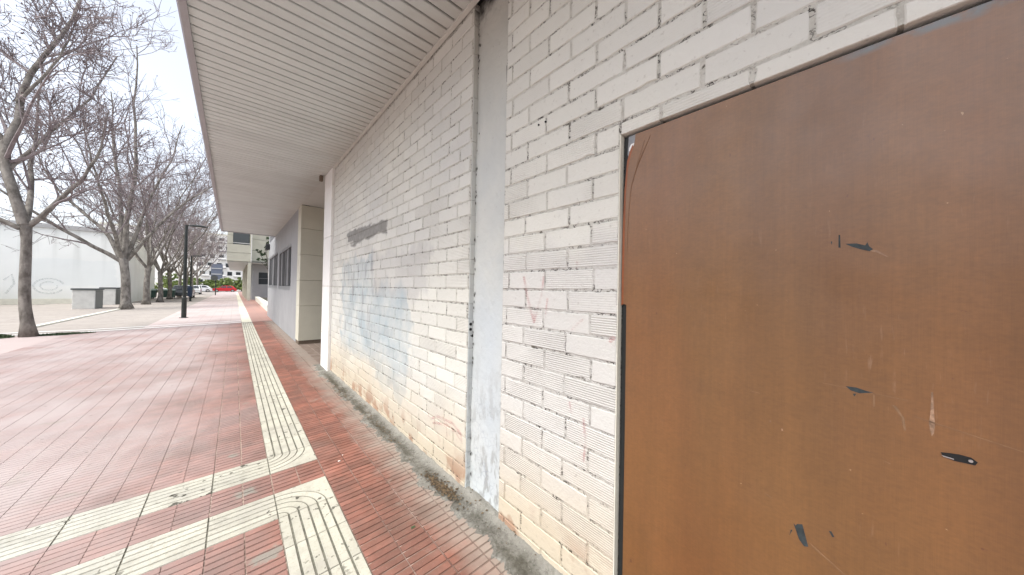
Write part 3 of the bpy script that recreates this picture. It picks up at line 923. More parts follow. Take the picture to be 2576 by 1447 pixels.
for _ in range(80):
    z = random.uniform(0.02, 3.4); s = random.uniform(.003, .016)
    y = PB - abs(random.gauss(0.0, 0.012)); x = PX - 0.004
    b.add([(x, y, z), (x - .002, y - s * .6, z + s * .3), (x, y - s * .3, z + s * 1.6), (x - .001, y + s * .2, z + s)], [(0, 1, 2, 3)])
b.obj('mortar_crumbs', M['dirt'], pl, fix=False)['kind'] = 'stuff'
b = MB(); b.tube([(PX - .0015, 1.50, 2.79), (PX - .0015, 1.507, 2.90)], [0.004, 0.002], 6); b.obj('crack', M['dirt'], pl)

# ================================================================== door
dr = thing('metal_door', 'scratched brown painted metal door with a torn corner in the brick wall', 'door', (0, 0, 0))
DX = 1.251
b = MB()
b.box(1.285, 1.41, NEAR_A - 0.012, NEAR_A - 0.0105, 0, DOOR_T - 0.004)
b.box(1.40, 1.41, -0.40, NEAR_A - 0.013, -0.02, DOOR_T - 0.002)
b.obj('dark_opening', M['dark'], dr)
b = MB()
b.box(1.262, 1.284, NEAR_A - 0.034, NEAR_A - 0.011, 0, DOOR_T - 0.008)
b.box(1.262, 1.284, -0.29, NEAR_A - 0.035, DOOR_T - 0.030, DOOR_T - 0.008)
b.obj('frame', M['frame'], dr)
poly = [(-0.285, 0.015), (0.654, 0.015), (0.653, 0.9), (0.655, 1.398), (0.668, 1.402), (0.667, 1.70), (0.664, 1.88), (0.656, 1.99), (0.645, 2.04), (0.634, 2.072), (0.628, 2.10), (0.626, 2.124), (-0.06, 2.124), (-0.225, 2.122), (-0.232, 2.108), (-0.245, 2.098), (-0.262, 2.10), (-0.285, 2.09)]
MB().prism_x(poly, DX, DX + 0.003).obj('panel', M['door'], dr)
ed = [(0.6685, 1.402), (0.6805, 1.396), (0.6805, 1.55), (0.679, 1.75), (0.674, 1.90), (0.664, 2.02), (0.652, 2.062), (0.640, 2.085), (0.6345, 2.072), (0.6455, 2.04), (0.6565, 1.99), (0.6645, 1.88), (0.6675, 1.70)]
MB().prism_x(ed, DX + 0.004, DX + 0.007).obj('folded_edge', M['dooredge'], dr)
MB().prism_x([(0.606, 2.128), (0.660, 2.128), (0.664, 2.05), (0.655, 2.03), (0.61, 2.03)], DX + 0.008, DX + 0.010).obj('corner_backing', M['backing'], dr)
MB().prism_x([(0.634, 2.092), (0.632, 2.083), (0.645, 2.062), (0.657, 2.063), (0.656, 2.077), (0.648, 2.091)], DX + 0.0060, DX + 0.0075).obj('torn_sticker', M['white'], dr)
MB().prism_x([(-0.224, 2.115), (-0.262, 2.113), (-0.268, 2.098), (-0.238, 2.094)], DX + 0.0045, DX + 0.006).obj('torn_sticker', M['white'], dr)
# crease running down from the torn corner
b = MB(); b.tube([(DX - .0002, 0.560, 2.10), (DX - .0012, 0.592, 2.035), (DX - .0015, 0.618, 1.98), (DX - .0010, 0.642, 1.90), (DX - .0006, 0.652, 1.78), (DX, 0.656, 1.60)], [.0006, .0013, .0016, .0012, .001, .0005], 6); b.obj('crease', M['door'], dr, smooth=True)
b = MB(); b.tube([(DX, 0.585, 2.085), (DX - .0008, 0.603, 2.03), (DX - .0008, 0.622, 1.985)], [.0005, .0009, .0005], 6); b.obj('crease', M['door'], dr, smooth=True)
scr = [[(0.018, 1.597), (-0.003, 1.596), (-0.018, 1.589), (-0.022, 1.597), (-0.025, 1.586), (-0.032, 1.578), (-0.026, 1.573), (-0.009, 1.580), (0.006, 1.588)],
       [(0.031, 1.623), (0.028, 1.623), (0.027, 1.587), (0.031, 1.588)], [(0.046, 1.606), (0.043, 1.606), (0.044, 1.596)],
       [(0.015, 1.206), (-0.004, 1.207), (-0.023, 1.202), (-0.034, 1.201), (-0.010, 1.193), (0.006, 1.197)], [(0.002, 1.189), (-0.004, 1.190), (-0.001, 1.182)],
       [(0.118, 0.774), (0.113, 0.770), (0.111, 0.776), (0.099, 0.782), (0.086, 0.725), (0.095, 0.721), (0.106, 0.735)], [(0.124, 0.752), (0.120, 0.754), (0.127, 0.733)], [(0.045, 0.795), (0.040, 0.796), (0.034, 0.784), (0.038, 0.782)]]
for i, pg in enumerate(scr):
    MB().prism_x(pg, DX - 0.0007, DX + 0.001).obj('scrape', M['scrape'], dr)
pal = [[(-0.026, 1.574), (-0.038, 1.575), (-0.058, 1.556), (-0.056, 1.5555), (-0.038, 1.569)], [(-0.1245, 1.225), (-0.127, 1.226), (-0.1285, 1.18), (-0.1300, 1.150), (-0.1285, 1.128), (-0.1255, 1.12), (-0.1225, 1.137), (-0.1215, 1.15), (-0.1235, 1.179)],
       [(-0.034, 1.199), (-0.036, 1.199), (-0.037, 1.165), (-0.034, 1.163)], [(0.225, 1.141), (0.2, 1.139), (0.2, 1.137), (0.225, 1.1385)], [(0.176, 1.06), (0.173, 1.061), (0.172, 1.056), (0.175, 1.055)], [(0.148, 1.044), (0.145, 1.045), (0.144, 1.039), (0.147, 1.038)],
       [(-0.052, 1.031), (-0.064, 1.028), (-0.063, 1.026), (-0.052, 1.029)], [(0.082, 0.738), (-0.05, 0.655), (-0.052, 0.652), (0.078, 0.731)], [(0.30, 0.90), (0.294, 0.901), (0.295, 0.897)], [(0.185, 0.83), (0.168, 0.824), (0.169, 0.822), (0.185, 0.827)],
       [(0.06, 1.205), (-0.09, 1.196), (-0.09, 1.1945), (0.06, 1.2035)], [(-0.065, 1.178), (-0.072, 1.176), (-0.085, 1.15), (-0.087, 1.12), (-0.084, 1.12), (-0.08, 1.15)], [(-0.10, 1.16), (-0.26, 1.125), (-0.26, 1.1235), (-0.10, 1.158)]]
for pg in pal:
    MB().prism_x(pg, DX - 0.0005, DX + 0.001).obj('scratch', M['pale2'] if pal.index(pg) in (0, 1, 4, 5) else M['pale'], dr)
b = MB(); b.prism_x([(-0.138, 1.087), (-0.150, 1.090), (-0.164, 1.092), (-0.179, 1.091), (-0.187, 1.084), (-0.184, 1.076), (-0.175, 1.076), (-0.157, 1.075), (-0.142, 1.079)], DX - 0.0016, DX + 0.001)
kh = b.obj('lock_slot', M['dark'], dr)
b = MB(); b.tube([(DX - .0030, -0.178, 1.0835), (DX - .001, -0.178, 1.0835)], [0.0032, 0.0036], 10); b.obj('lock_pin', M['chrome'], kh)
b = MB(); b.prism_x([(-0.139, 1.0815), (-0.156, 1.0795), (-0.156, 1.0775), (-0.142, 1.079)], DX - 0.0026, DX - 0.0015); b.obj('lock_lip', M['chrome'], kh)

# ================================================================== canopy
cn = thing('canopy', 'long slatted beige soffit canopy running along the top of the brick wall', 'canopy', (0, 0, 0))
def edge_x(y): return -0.352 - 0.0055 * (y - 3.0)
SP = 0.1115
b = MB()
pw = SP - 0.014
pr = [(0.0, 0.016), (0.0025, 0.003), (0.006, 0.0), (pw - 0.006, 0.0), (pw - 0.0025, 0.003), (pw, 0.016)]
vs = [(0, y, z) for y, z in pr] + [(1, y, z) for y, z in pr]
b.add(vs, [(i, i + 6, i + 7, i + 1) for i in range(5)] + [(0, 5, 11, 6)])
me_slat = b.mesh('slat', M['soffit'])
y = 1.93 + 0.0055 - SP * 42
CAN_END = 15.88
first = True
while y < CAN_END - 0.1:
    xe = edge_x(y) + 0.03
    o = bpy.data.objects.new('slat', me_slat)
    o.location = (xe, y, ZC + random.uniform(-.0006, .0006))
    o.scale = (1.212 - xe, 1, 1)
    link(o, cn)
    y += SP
b = MB(); ya, yb = -7.0, CAN_END
for (xo, xi, z0, z1) in ((0.0, 0.055, ZC - 0.022, ZC + 0.40),):
    vs = []
    for yy in (ya, yb):
        e = edge_x(yy)
        vs += [(e, yy, z0 + 0.012), (e + 0.012, yy, z0), (e + xi, yy, z0), (e + xi, yy, z0 + 0.05), (e + 0.02, yy, z1), (e, yy, z1)]
    b.add(vs, [(i, (i + 1) % 6, (i + 1) % 6 + 6, i + 6) for i in range(6)] + [tuple(range(6)), tuple(range(11, 5, -1))])
b.obj('fascia', M['fascia'], cn)
MB().box(1.198, WX - 0.003, -2.9, 6.0, ZC - 0.010, ZC + 0.02).obj('wall_trim', M['trim'], cn)
MB().box(edge_x(16) + 0.06, 3.3, yb - 0.06, yb, ZC - 0.02, ZC + 0.40).obj('end_fascia', M['fascia'], cn)
b = MB(); b.prism_z([(edge_x(-7) + 0.03, -7.0), (1.40, -7.0), (1.40, CAN_END - 0.08), (edge_x(CAN_END) + 0.03, CAN_END - 0.08)], ZC + 0.030, ZC + 0.06); b.obj('plenum_board', M['dark'], cn)
b = MB(); b.prism_z([(edge_x(-7) + 0.04, -7.0), (9.0, -7.0), (9.0, 19.0), (1.3, 19.0), (1.3, CAN_END), (edge_x(CAN_END) + 0.04, CAN_END)], ZC + 0.42, ZC + 0.5); b.obj('roof_slab', M['cap'], cn)
MB().box(-0.36, 1.2, -7.0, -2.80, ZC + 0.002, ZC + 0.02).obj('rear_soffit', M['soffit'], cn)
MB().box(1.213, 3.3, 6.52, 9.2, ZC + 0.004, ZC + 0.02).obj('entrance_ceiling', M['soffit'], cn)

b = MB(); b.box(1.11, 1.165, 6.5, 6.58, 3.385, ZC - 0.003, bev=0.006)
o = b.obj('sensor_box', M['dooredge2'], None)
tag(o, 'small dark box under the canopy at the top of the white post', 'sensor')

# ================================================================== end post, entrance, grey building
ps = thing('end_post', 'slim white stone clad post closing the end of the long brick wall', 'post', (0, 0, 0))
zj = [0.0, 0.637, 1.467, 2.322, 3.2, ZC - 0.002]
for i in range(5):
    b = MB(); b.box(1.192, 1.46, 5.955, 6.50, zj[i] + 0.003, zj[i + 1] - 0.003, bev=0.004); b.obj('cladding_panel', M['stone'] if False else M['white'], ps)

bd = thing('grey_building', 'grey rendered building with two wide windows and a cream stone corner beyond the entrance', 'building', (0, 0, 0))
GX = 1.205
WN = ((10.95, 14.25, 1.34, 2.70), (14.60, 18.70, 1.36, 2.78))
b = MB()
ys = [9.69, 10.95, 14.25, 14.60, 18.70, 19.05]
b.box(GX, 1.6, 9.69, 10.95, -0.1, ZC - 0.002)
b.box(GX, 1.6, 14.25, 14.60, -0.1, ZC - 0.002)
b.box(GX, 1.6, 18.70, 19.05, -0.1, ZC + 0.38)
for (a, c, z0, z1) in WN:
    b.box(GX, 1.6, a, c, -0.1, z0); b.box(GX, 1.6, a, c, z1, ZC - 0.002)
b.box(GX + 0.3, 9, 19.0, 19.05, -0.1, ZC + 0.38)
b.obj('wall', M['graywall'], bd)
cp = [0.10, 0.97, 1.61, 2.25, 2.9, ZC - 0.004]
for i in range(5):
    b = MB(); b.box(1.195, 1.9, 9.2, 9.68, cp[i] + 0.003, cp[i + 1] - 0.003, bev=0.004); b.obj('stone_panel', M['stone'], bd)
    b = MB(); b.box(1.903, 3.3, 9.2, 9.68, cp[i] + 0.003, cp[i + 1] - 0.003, bev=0.004); b.obj('stone_panel', M['stone'], bd)
MB().box(1.205, 3.3, 9.215, 9.67, -0.05, 0.099).obj('plinth', M['dooredge2'], bd)
MB().box(3.3, 3.5, 6.3, 9.7, -0.1, ZC + 0.3).obj('entrance_back_wall', M['graywall'], bd)
for wi, (a, c, z0, z1) in enumerate(WN):
    fr = MB()
    t = 0.06
    fr.box(GX + 0.012, GX + 0.09, a, c, z0, z0 + 0.12); fr.box(GX + 0.012, GX + 0.09, a, c, z1 - t, z1)
    fr.box(GX + 0.012, GX + 0.09, a, a + t, z0 + 0.12, z1 - t); fr.box(GX + 0.012, GX + 0.09, c - t, c, z0 + 0.12, z1 - t)
    f = fr.obj('window', M['winframe'], bd)
    n = 4; p = (c - a - 2 * t) / n
    for k in range(n):
        y0 = a + t + k * p
        pb = MB(); pb.box(GX + 0.06, GX + 0.066, y0 + 0.03, y0 + p - 0.03, z0 + 0.14, z1 - t - 0.02)
        pb.obj('pane', M['glass'] if (k + wi) % 2 == 0 else M['blind'], f)
        if k:
            mb = MB(); mb.box(GX + 0.02, GX + 0.085, y0 - 0.028, y0 + 0.028, z0 + 0.121, z1 - t - 0.001); mb.obj('mullion', M['winframe'], f)
    MB().box(GX + 0.10, GX + 0.11, a, c, z0, z1).obj('room_dark', M['dark'], f)
b = MB(); b.box(GX - 0.16, GX - 0.002, 18.4, 18.62, 3.15, 3.42, bev=0.02)
tag(b.obj('wall_lamp', M['blackp']), 'black wall lamp high on the far end of the grey wall', 'lamp')

# hidden body of the building behind the walls keeps the light out
MB().box(1.43, 9.0, -7.0, 6.2, -0.1, ZC + 0.4).obj('building_core', M['graywall'], bd)

# ================================================================== planter bench and court
pb = thing('planter', 'long low white planter wall with dark soil beside the far court', 'planter', (0, 0, 0))
b = MB(); b.prism_z([(1.34, 21.4), (1.62, 21.4), (1.76, 37.9), (1.46, 37.9)], 0.28, 0.42); b.obj('coping', M['kerb'], pb)
b = MB(); b.prism_z([(1.38, 21.45), (3.4, 21.45), (3.4, 37.85), (1.5, 37.85)], -0.1, 0.279); b.obj('wall', M['kerb'], pb)
b = MB(); b.prism_z([(1.63, 21.5), (3.4, 21.5), (3.4, 37.8), (1.77, 37.8)], 0.28, 0.34); b.obj('soil', M['soil'], pb)

# ================================================================== far building over the arcade
ab = thing('arcade_building', 'cream panelled building overhanging the far walkway on slim columns', 'building', (0, 0, 0))
def panels(x0, x1, z0, z1, n, y, mt, hole=None):
    for i in range(n):
        za = z0 + (z1 - z0) * i / n; zb = z0 + (z1 - z0) * (i + 1) / n
        segs = [(x0, x1)]
        if hole and za < hole[3] - .02 and zb > hole[2] + .02: segs = [(x0, hole[0]), (hole[1], x1)]
        for a, c in segs:
            bb = MB(); bb.box(a, c, y, y + 0.3, za + 0.012, zb - 0.012); bb.obj('facade_panel', mt, ab)
hole = (-0.20, 1.03, 5.30, 6.9)
panels(-0.58, 1.14, 3.72, 5.30, 2, 38.6, M['stone']); panels(-0.58, 1.14, 5.30, 6.9, 2, 38.6, M['stone'], hole); panels(-0.58, 1.14, 6.9, 10.5, 4, 38.6, M['stone'])
panels(1.16, 8, 3.85, 10.5, 6, 40.0, M['stone'])
MB().box(1.10, 1.16, 38.55, 40.0, 3.72, 10.5).obj('lit_return', M['white'], ab)  # white colour paints in the brightness of the lit return at this corner
MB().box(-0.58, 8, 40.31, 62, 3.86, 10.4).obj('upper_mass', M['stone'], ab)
MB().box(-0.58, 1.1, 38.91, 40.3, 3.74, 5.2).obj('balcony_floor', M['stone'], ab)
MB().box(-0.56, 8, 38.95, 62, 3.66, 3.71).obj('soffit', M['soffit'], ab)
wq = MB().box(-0.20, 1.03, 39.6, 39.7, 5.30, 6.9).obj('window', M['glass'], ab)
MB().box(-0.20, 1.03, 38.75, 38.80, 5.42, 5.47).obj('rail', M['white'], wq)
MB().box(-0.20, 1.03, 38.75, 38.80, 5.32, 5.35).obj('rail', M['blackp'], wq)
for x, y in ((1.02, 38.75), (0.98, 44.0), (0.98, 49.5), (0.98, 55.0), (0.98, 60.5)):
    b = MB(); b.box(x - 0.13, x + 0.13, y - 0.13, y + 0.13, -0.1, 3.655, bev=0.02); b.obj('column', M['stone'], ab)
b = MB()
b.box(1.30, 1.82, 41.0, 41.2, -0.1, 3.655); b.box(2.60, 8, 41.0, 41.2, -0.1, 3.655); b.box(1.82, 2.60, 41.0, 41.2, -0.1, 1.6); b.box(1.82, 2.60, 41.0, 41.2, 2.85, 3.655)
b.box(1.30, 1.5, 41.2, 62, -0.1, 3.655)
b.obj('ground_floor_wall', M['graywall'], ab)
wq = MB().box(1.83, 2.59, 41.1, 41.15, 1.61, 2.84).obj('window', M['glass'], ab)
MB().box(1.83, 2.59, 41.05, 41.09, 2.2, 2.24).obj('glazing_bar', M['winframe'], wq)

# ================================================================== left side: white building, benches, bins, lamps
wb = thing('white_building', 'low white rendered building with grey coping behind the bare trees', 'building', (0, 0, 0))
MB().box(-26, -6.35, 38.1, 50, -0.2, 5.25).obj('wall', M['whitewall'], wb)
MB().box(-26.1, -6.25, 38.0, 50.1, 5.251, 5.55).obj('coping', M['cap'], wb)
MB().box(-26, -6.34, 38.08, 38.099, -0.15, 0.25).obj('plinth', M['kerb'], wb)
cx, cz = -9.75, 1.15
ring = [(cx + 0.62 * math.cos(a), cz + 0.62 * math.sin(a) * 0.85) for a in np.linspace(0.3, 5.8, 22)]
def ribbon_y(name, pts, wd, mat, parent, y):
    b = MB(); P = [np.array(p, float) for p in pts]; vs = []
    for i, q in enumerate(P):
        t = P[min(i + 1, len(P) - 1)] - P[max(i - 1, 0)]; t /= np.linalg.norm(t) + 1e-9
        for s in (-1, 1):
            e = q + np.array([-t[1], t[0]]) * wd * s / 2; vs.append((e[0], y, e[1]))
    b.add(vs, [(2 * i, 2 * i + 1, 2 * i + 3, 2 * i + 2) for i in range(len(P) - 1)])
    return b.obj(name, mat, parent, fix=False)
ribbon_y('spray_stroke', ring, 0.10, M['greymark'], wb, 38.09)
ribbon_y('spray_stroke', [(cx + 0.35 * math.cos(a), cz + 0.3 * math.sin(a)) for a in np.linspace(1.0, 6.5, 16)], 0.08, M['greymark'], wb, 38.09)
ribbon_y('spray_stroke', [(-11.4, 0.6), (-11.1, 1.3), (-11.2, 1.9), (-11.5, 1.5)], 0.10, M['greymark'], wb, 38.09)
MB().box(-16.5, -16.0, -25, 38.0, -0.2, 5.0).obj('reflection_wall', M['blind'], wb)  # added out of view, only to darken the horizon in the door's reflection

def block(x0, x1, y0, y1, zt, label):
    t = thing('concrete_block', label, 'bench', (0, 0, 0), 'concrete blocks by the white wall')
    MB().box(x0, x1, y0, y1, -0.12, zt - 0.10, bev=0.02).obj('body', M['concrete'], t)
    MB().box(x0 - 0.05, x1 + 0.06, y0 - 0.04, y1 + 0.04, zt - 0.099, zt, bev=0.01).obj('top_slab', M['darkcap'], t)
    MB().box(x1 + 0.002, x1 + 0.02, y0 + 0.05, y1 - 0.02, -0.12, zt - 0.12).obj('side_panel', M['bing'], t)
block(-6.96, -6.14, 30.2, 31.6, 1.10, 'nearer of two pale concrete blocks with dark top slab before the white wall')
block(-7.03, -6.35, 35.6, 36.8, 1.13, 'farther pale concrete block with dark top slab, behind a tree trunk')

def street_lamp(x, y, zt, xe, label):
    t = thing('street_lamp', label, 'street lamp', (x, y, ground_z(x)), 'street lamps along the promenade')
    H = zt - ground_z(x)
    b = MB(); b.tube([(0, 0, 0), (0, 0, 0.9), (0, 0, 0.92), (0, 0, H)], [0.085, 0.085, 0.062, 0.05], 14); b.obj('pole', M['lamp'], t)
    b = MB(); b.tube([(0, 0, 0), (0, 0, 0.03)], [0.16, 0.14], 14); b.obj('base_plate', M['lamp'], t)
    b = MB(); b.tube([(-0.03, 0, H - 0.02), (0.22, 0, H - 0.0)], 0.028, 8); b.obj('arm', M['lamp'], t)
    L = xe - x
    b = MB(); N = 20; vs = []
    for zz, s in ((-0.045, 0.75), (-0.02, 1.0), (0.01, 1.0), (0.05, 0.6)):
        for k in range(N):
            a = 2 * math.pi * k / N
            vs.append((L - 0.28 + 0.30 * s * math.cos(a), 0.16 * s * math.sin(a), H + zz))
    fs = [(r * N + k, r * N + (k + 1) % N, (r + 1) * N + (k + 1) % N, (r + 1) * N + k) for r in range(3) for k in range(N)] + [tuple(range(N))[::-1], tuple(range(3 * N, 4 * N))]
    b.add(vs, fs); hd = b.obj('lamp_head', M['lamp'], t, smooth=False)
    b = MB(); b.tube([(L - 0.28, 0, H - 0.052), (L - 0.28, 0, H - 0.046)], 0.10, 12); b.obj('lens', M['lampglass'], hd)
    return t
street_lamp(-1.66, 20.1, 4.11, -1.0, 'nearer tall black street lamp with flat head on a side arm')
street_lamp(-3.0, 40.9, 4.09, -2.34, 'farther black street lamp with a navy litter bin on its pole')

b = MB(); N = 14
b.tube([(-3.01, 40.68, 0.33), (-3.01, 40.68, 0.42), (-3.01, 40.68, 1.2), (-3.01, 40.68, 1.29)], [0.13, 0.16, 0.17, 0.14], N)
o = b.obj('litter_bin', M['navy']); tag(o, 'navy litter bin fixed to the farther lamp pole', 'bin')
t = thing('waste_bin', 'grey round waste bin standing between tree trunks near the white wall', 'bin', (-5.92, 39.8 - 4.0, -0.1))
b = MB(); b.tube([(0, 0, 0), (0, 0, 0.9)], [0.17, 0.19], 16); b.obj('drum', M['bing'], t)
b = MB(); b.tube([(0, 0, 0.9), (0, 0, 0.95), (0, 0, 1.0)], [0.20, 0.20, 0.12], 16); b.obj('rim', M['darkcap'], t)

def container(x, y, label):
    t = thing('waste_container', label, 'container', (x, y, -0.1), 'green waste containers')
    b = MB(); b.prism_y([(-0.52, 0.12), (0.52, 0.12), (0.58, 0.86), (-0.58, 0.86)], 0, 0.8); b.obj('body', M['green'], t)
    b = MB(); b.prism_x([(-0.03, 0.865), (0.83, 0.865), (0.80, 0.93), (0.4, 1.03), (0.0, 0.95)], -0.6, 0.6); b.obj('lid', M['lid'], t)
    for sx in (-0.42, 0.42):
        b = MB(); b.tube([(sx - 0.03, 0.1, 0.07), (sx + 0.03, 0.1, 0.07)], 0.07, 10); b.obj('wheel', M['rubber'], t)
container(-6.6, 48.3, 'green waste container with pale lid, left one of the pair behind the trees')
container(-5.3, 48.3, 'green waste container with pale lid, right one of the pair behind the trees')

def car(x, y, rz, paint, label, group='cars parked at the far end'):
    t = thing('parked_car', label, 'car', (x, y, -0.09), group)
    t.rotation_euler = (0, 0, rz)
    b = MB(); Wd = 0.86
    prof = [(-2.0, 0.32), (-1.98, 0.62), (-1.85, 0.78), (-1.1, 0.86), (-0.95, 0.88), (1.35, 0.92), (1.85, 0.88), (1.98, 0.70), (2.0, 0.34), (1.7, 0.24), (-1.7, 0.24)]
    n = len(prof)
    vs = [(px, -Wd, pz) for px, pz in prof] + [(px, Wd, pz) for px, pz in prof]
    b.add(vs, [tuple(range(n)), tuple(range(2 * n - 1, n - 1, -1))] + [(i, i + n, (i + 1) % n + n, (i + 1) % n) for i in range(n)])
    cabin = [(-0.95, 0.88), (-0.35, 1.36), (0.0, 1.42), (0.9, 1.42), (1.3, 1.32), (1.75, 0.90)]
    rb = MB()
    n = len(cabin)
    vs = [(px, -Wd + 0.02 + (pz - 0.88) * 0.35, pz) for px, pz in cabin] + [(px, Wd - 0.02 - (pz - 0.88) * 0.35, pz) for px, pz in cabin]
    rb.add(vs, [tuple(range(n)), tuple(range(2 * n - 1, n - 1, -1))] + [(i, i + n, (i + 1) % n + n, (i + 1) % n) for i in range(n)])
    body = b.obj('body', paint, t)
    rb.obj('roof', paint, t)
    for s in (-1, 1):
        w1 = MB(); off = lambda z: s * (Wd - 0.02 - (z - 0.88) * 0.35 + 0.006)
        for q in ([(-0.80, 0.93), (-0.32, 1.32), (0.28, 1.35), (0.28, 0.94)], [(0.36, 0.94), (0.36, 1.35), (0.95, 1.34), (1.45, 0.95)]):
            w1.add([(px, off(pz), pz) for px, pz in q], [(0, 1, 2, 3)])
        w1.obj('side_window', M['glass'], t, fix=False)
        for wx in (-1.28, 1.30):
            wl = MB(); wl.tube([(wx, s * 0.70, 0.31), (wx, s * 0.88, 0.31)], 0.31, 18); wo_ = wl.obj('wheel', M['rubber'], t)
            rm = MB(); rm.tube([(wx, s * 0.875, 0.31), (wx, s * 0.89, 0.31)], 0.19, 12); rm.obj('rim', M['chrome'], wo_)
        hl = MB(); hl.box(-1.995, -1.90, s * 0.62 - 0.16, s * 0.62 + 0.16, 0.64, 0.76); hl.obj('headlight', M['lampglass'], t)
    ws = MB(); ws.add([(-0.93, -0.70, 0.915), (-0.93, 0.70, 0.915), (-0.385, 0.58, 1.345), (-0.385, -0.58, 1.345)], [(0, 1, 2, 3)])
    for v_ in range(len(ws.v)): ws.v[v_] = (ws.v[v_][0] - 0.012, ws.v[v_][1], ws.v[v_][2] + 0.01)
    ws.obj('windscreen', M['glass'], t, fix=False)
    return t
car(-1.6, 93.2, 0, M['carred'], 'red car parked across the far end of the promenade')
car(-5.6, 92.8, 0.1, M['carwhite'], 'white car parked left of the red car')
car(-4.9, 71.0, 1.57, M['carwhite'], 'white car parked end-on behind the farther street lamp')
car(-4.4, 51.5, 1.57, M['cargrey'], 'dark car parked end-on behind the row of tree trunks')

# round traffic sign, seen from behind
t = thing('traffic_sign', 'dark round traffic sign on a thin pole at the far end of the paving', 'sign', (-2.07, 63, ground_z(-2.07)))
b = MB(); b.tube([(0, 0, 0), (0, 0, 2.9)], 0.06, 8); b.obj('pole', M['lamp'], t)
b = MB(); b.tube([(-0.15, -0.07, 2.56), (-0.15, -0.05, 2.56)], [0.40, 0.40], 20); b.obj('sign_plate', M['redsign'], t)
t = thing('kerb', 'pale kerb line beside the row of bare trees', 'kerb', (0, 0, 0))
for k in range(11):
    b = MB(); y0 = 18.0 + k * 1.0; b.box(-5.12, -4.95, y0 + 0.006, y0 + 0.994, -0.14, -0.06, bev=0.012); b.obj('kerb_stone', M['kerb'], t)

# ================================================================== far blocks and greenery
hb = thing('apartment_block', 'tall white apartment block far behind, with dark balconies', 'building', (0, 0, 0))
MB().box(-30, 6, 150, 165, -0.2, 19.0).obj('wall', M['white'], hb)
MB().box(-30.2, 6.2, 149.8, 165, 19.01, 19.5).obj('roof_edge', M['kerb'], hb)
for fl in range(6):
    z0 = 1.2 + fl * 2.95
    for k in range(-5, 3):
        x0 = k * 2.3 - 0.2 + (0.5 if fl % 2 else 0)
        wq = MB().box(x0, x0 + 1.25, 149.9, 149.99, z0 + 0.75, z0 + 2.1).obj('window', M['glass'], hb)
    for k in (-2, -1, 0):
        xb = k * 4.2 - 0.4
        bq = MB().box(xb, xb + 2.2, 148.9, 149.89, z0 + 0.25, z0 + 0.42).obj('balcony', M['bluefacade'], hb)
        MB().box(xb, xb + 2.2, 148.85, 148.9, z0 + 0.421, z0 + 1.0).obj('parapet', M['white'], bq)
db = thing('dark_building', 'dark blue grey facade beyond the traffic sign', 'building', (0, 0, 0))
MB().box(-5.0, -2.7, 121, 126, -0.2, 7.4).obj('wall', M['bluefacade'], db)
for fl in range(4):
    MB().box(-4.9, -2.8, 120.9, 120.99, 1.2 + fl * 1.6, 1.45 + fl * 1.6).obj('string_course', M['cap'], db)

# ---- vegetation
def leaf_cloud(blobs, n, s0, s1, flat=0.6):
    # blobs: (x,y,z,rx,ry,rz); returns MB of small leaf quads clustered on sub-clumps
    b = MB()
    V, F = [], []
    tot = sum(q[3] * q[4] * q[5] for q in blobs) or 1
    for (x, y, z, rx, ry, rz) in blobs:
        k = max(12, int(n * rx * ry * rz / tot)); nc = max(4, k // 26)
        cc = RNG.normal(size=(nc, 3)); cc /= np.linalg.norm(cc, axis=1)[:, None]; cc *= RNG.uniform(0.35, 1.0, (nc, 1)) ** 0.5
        for i in range(k):
            c = cc[RNG.integers(nc)] + RNG.normal(size=3) * 0.13
            p = np.array([x, y, z]) + c * np.array([rx, ry, rz])
            s = RNG.uniform(s0, s1); u = RNG.normal(size=3); u /= np.linalg.norm(u); v = np.cross(u, RNG.normal(size=3)); v /= np.linalg.norm(v) + 1e-9
            m0 = len(V); V += [p + u * s, p + v * s * flat, p - u * s, p - v * s * flat]; F.append((m0, m0 + 1, m0 + 2, m0 + 3))
    b.add(V, F)
    return b

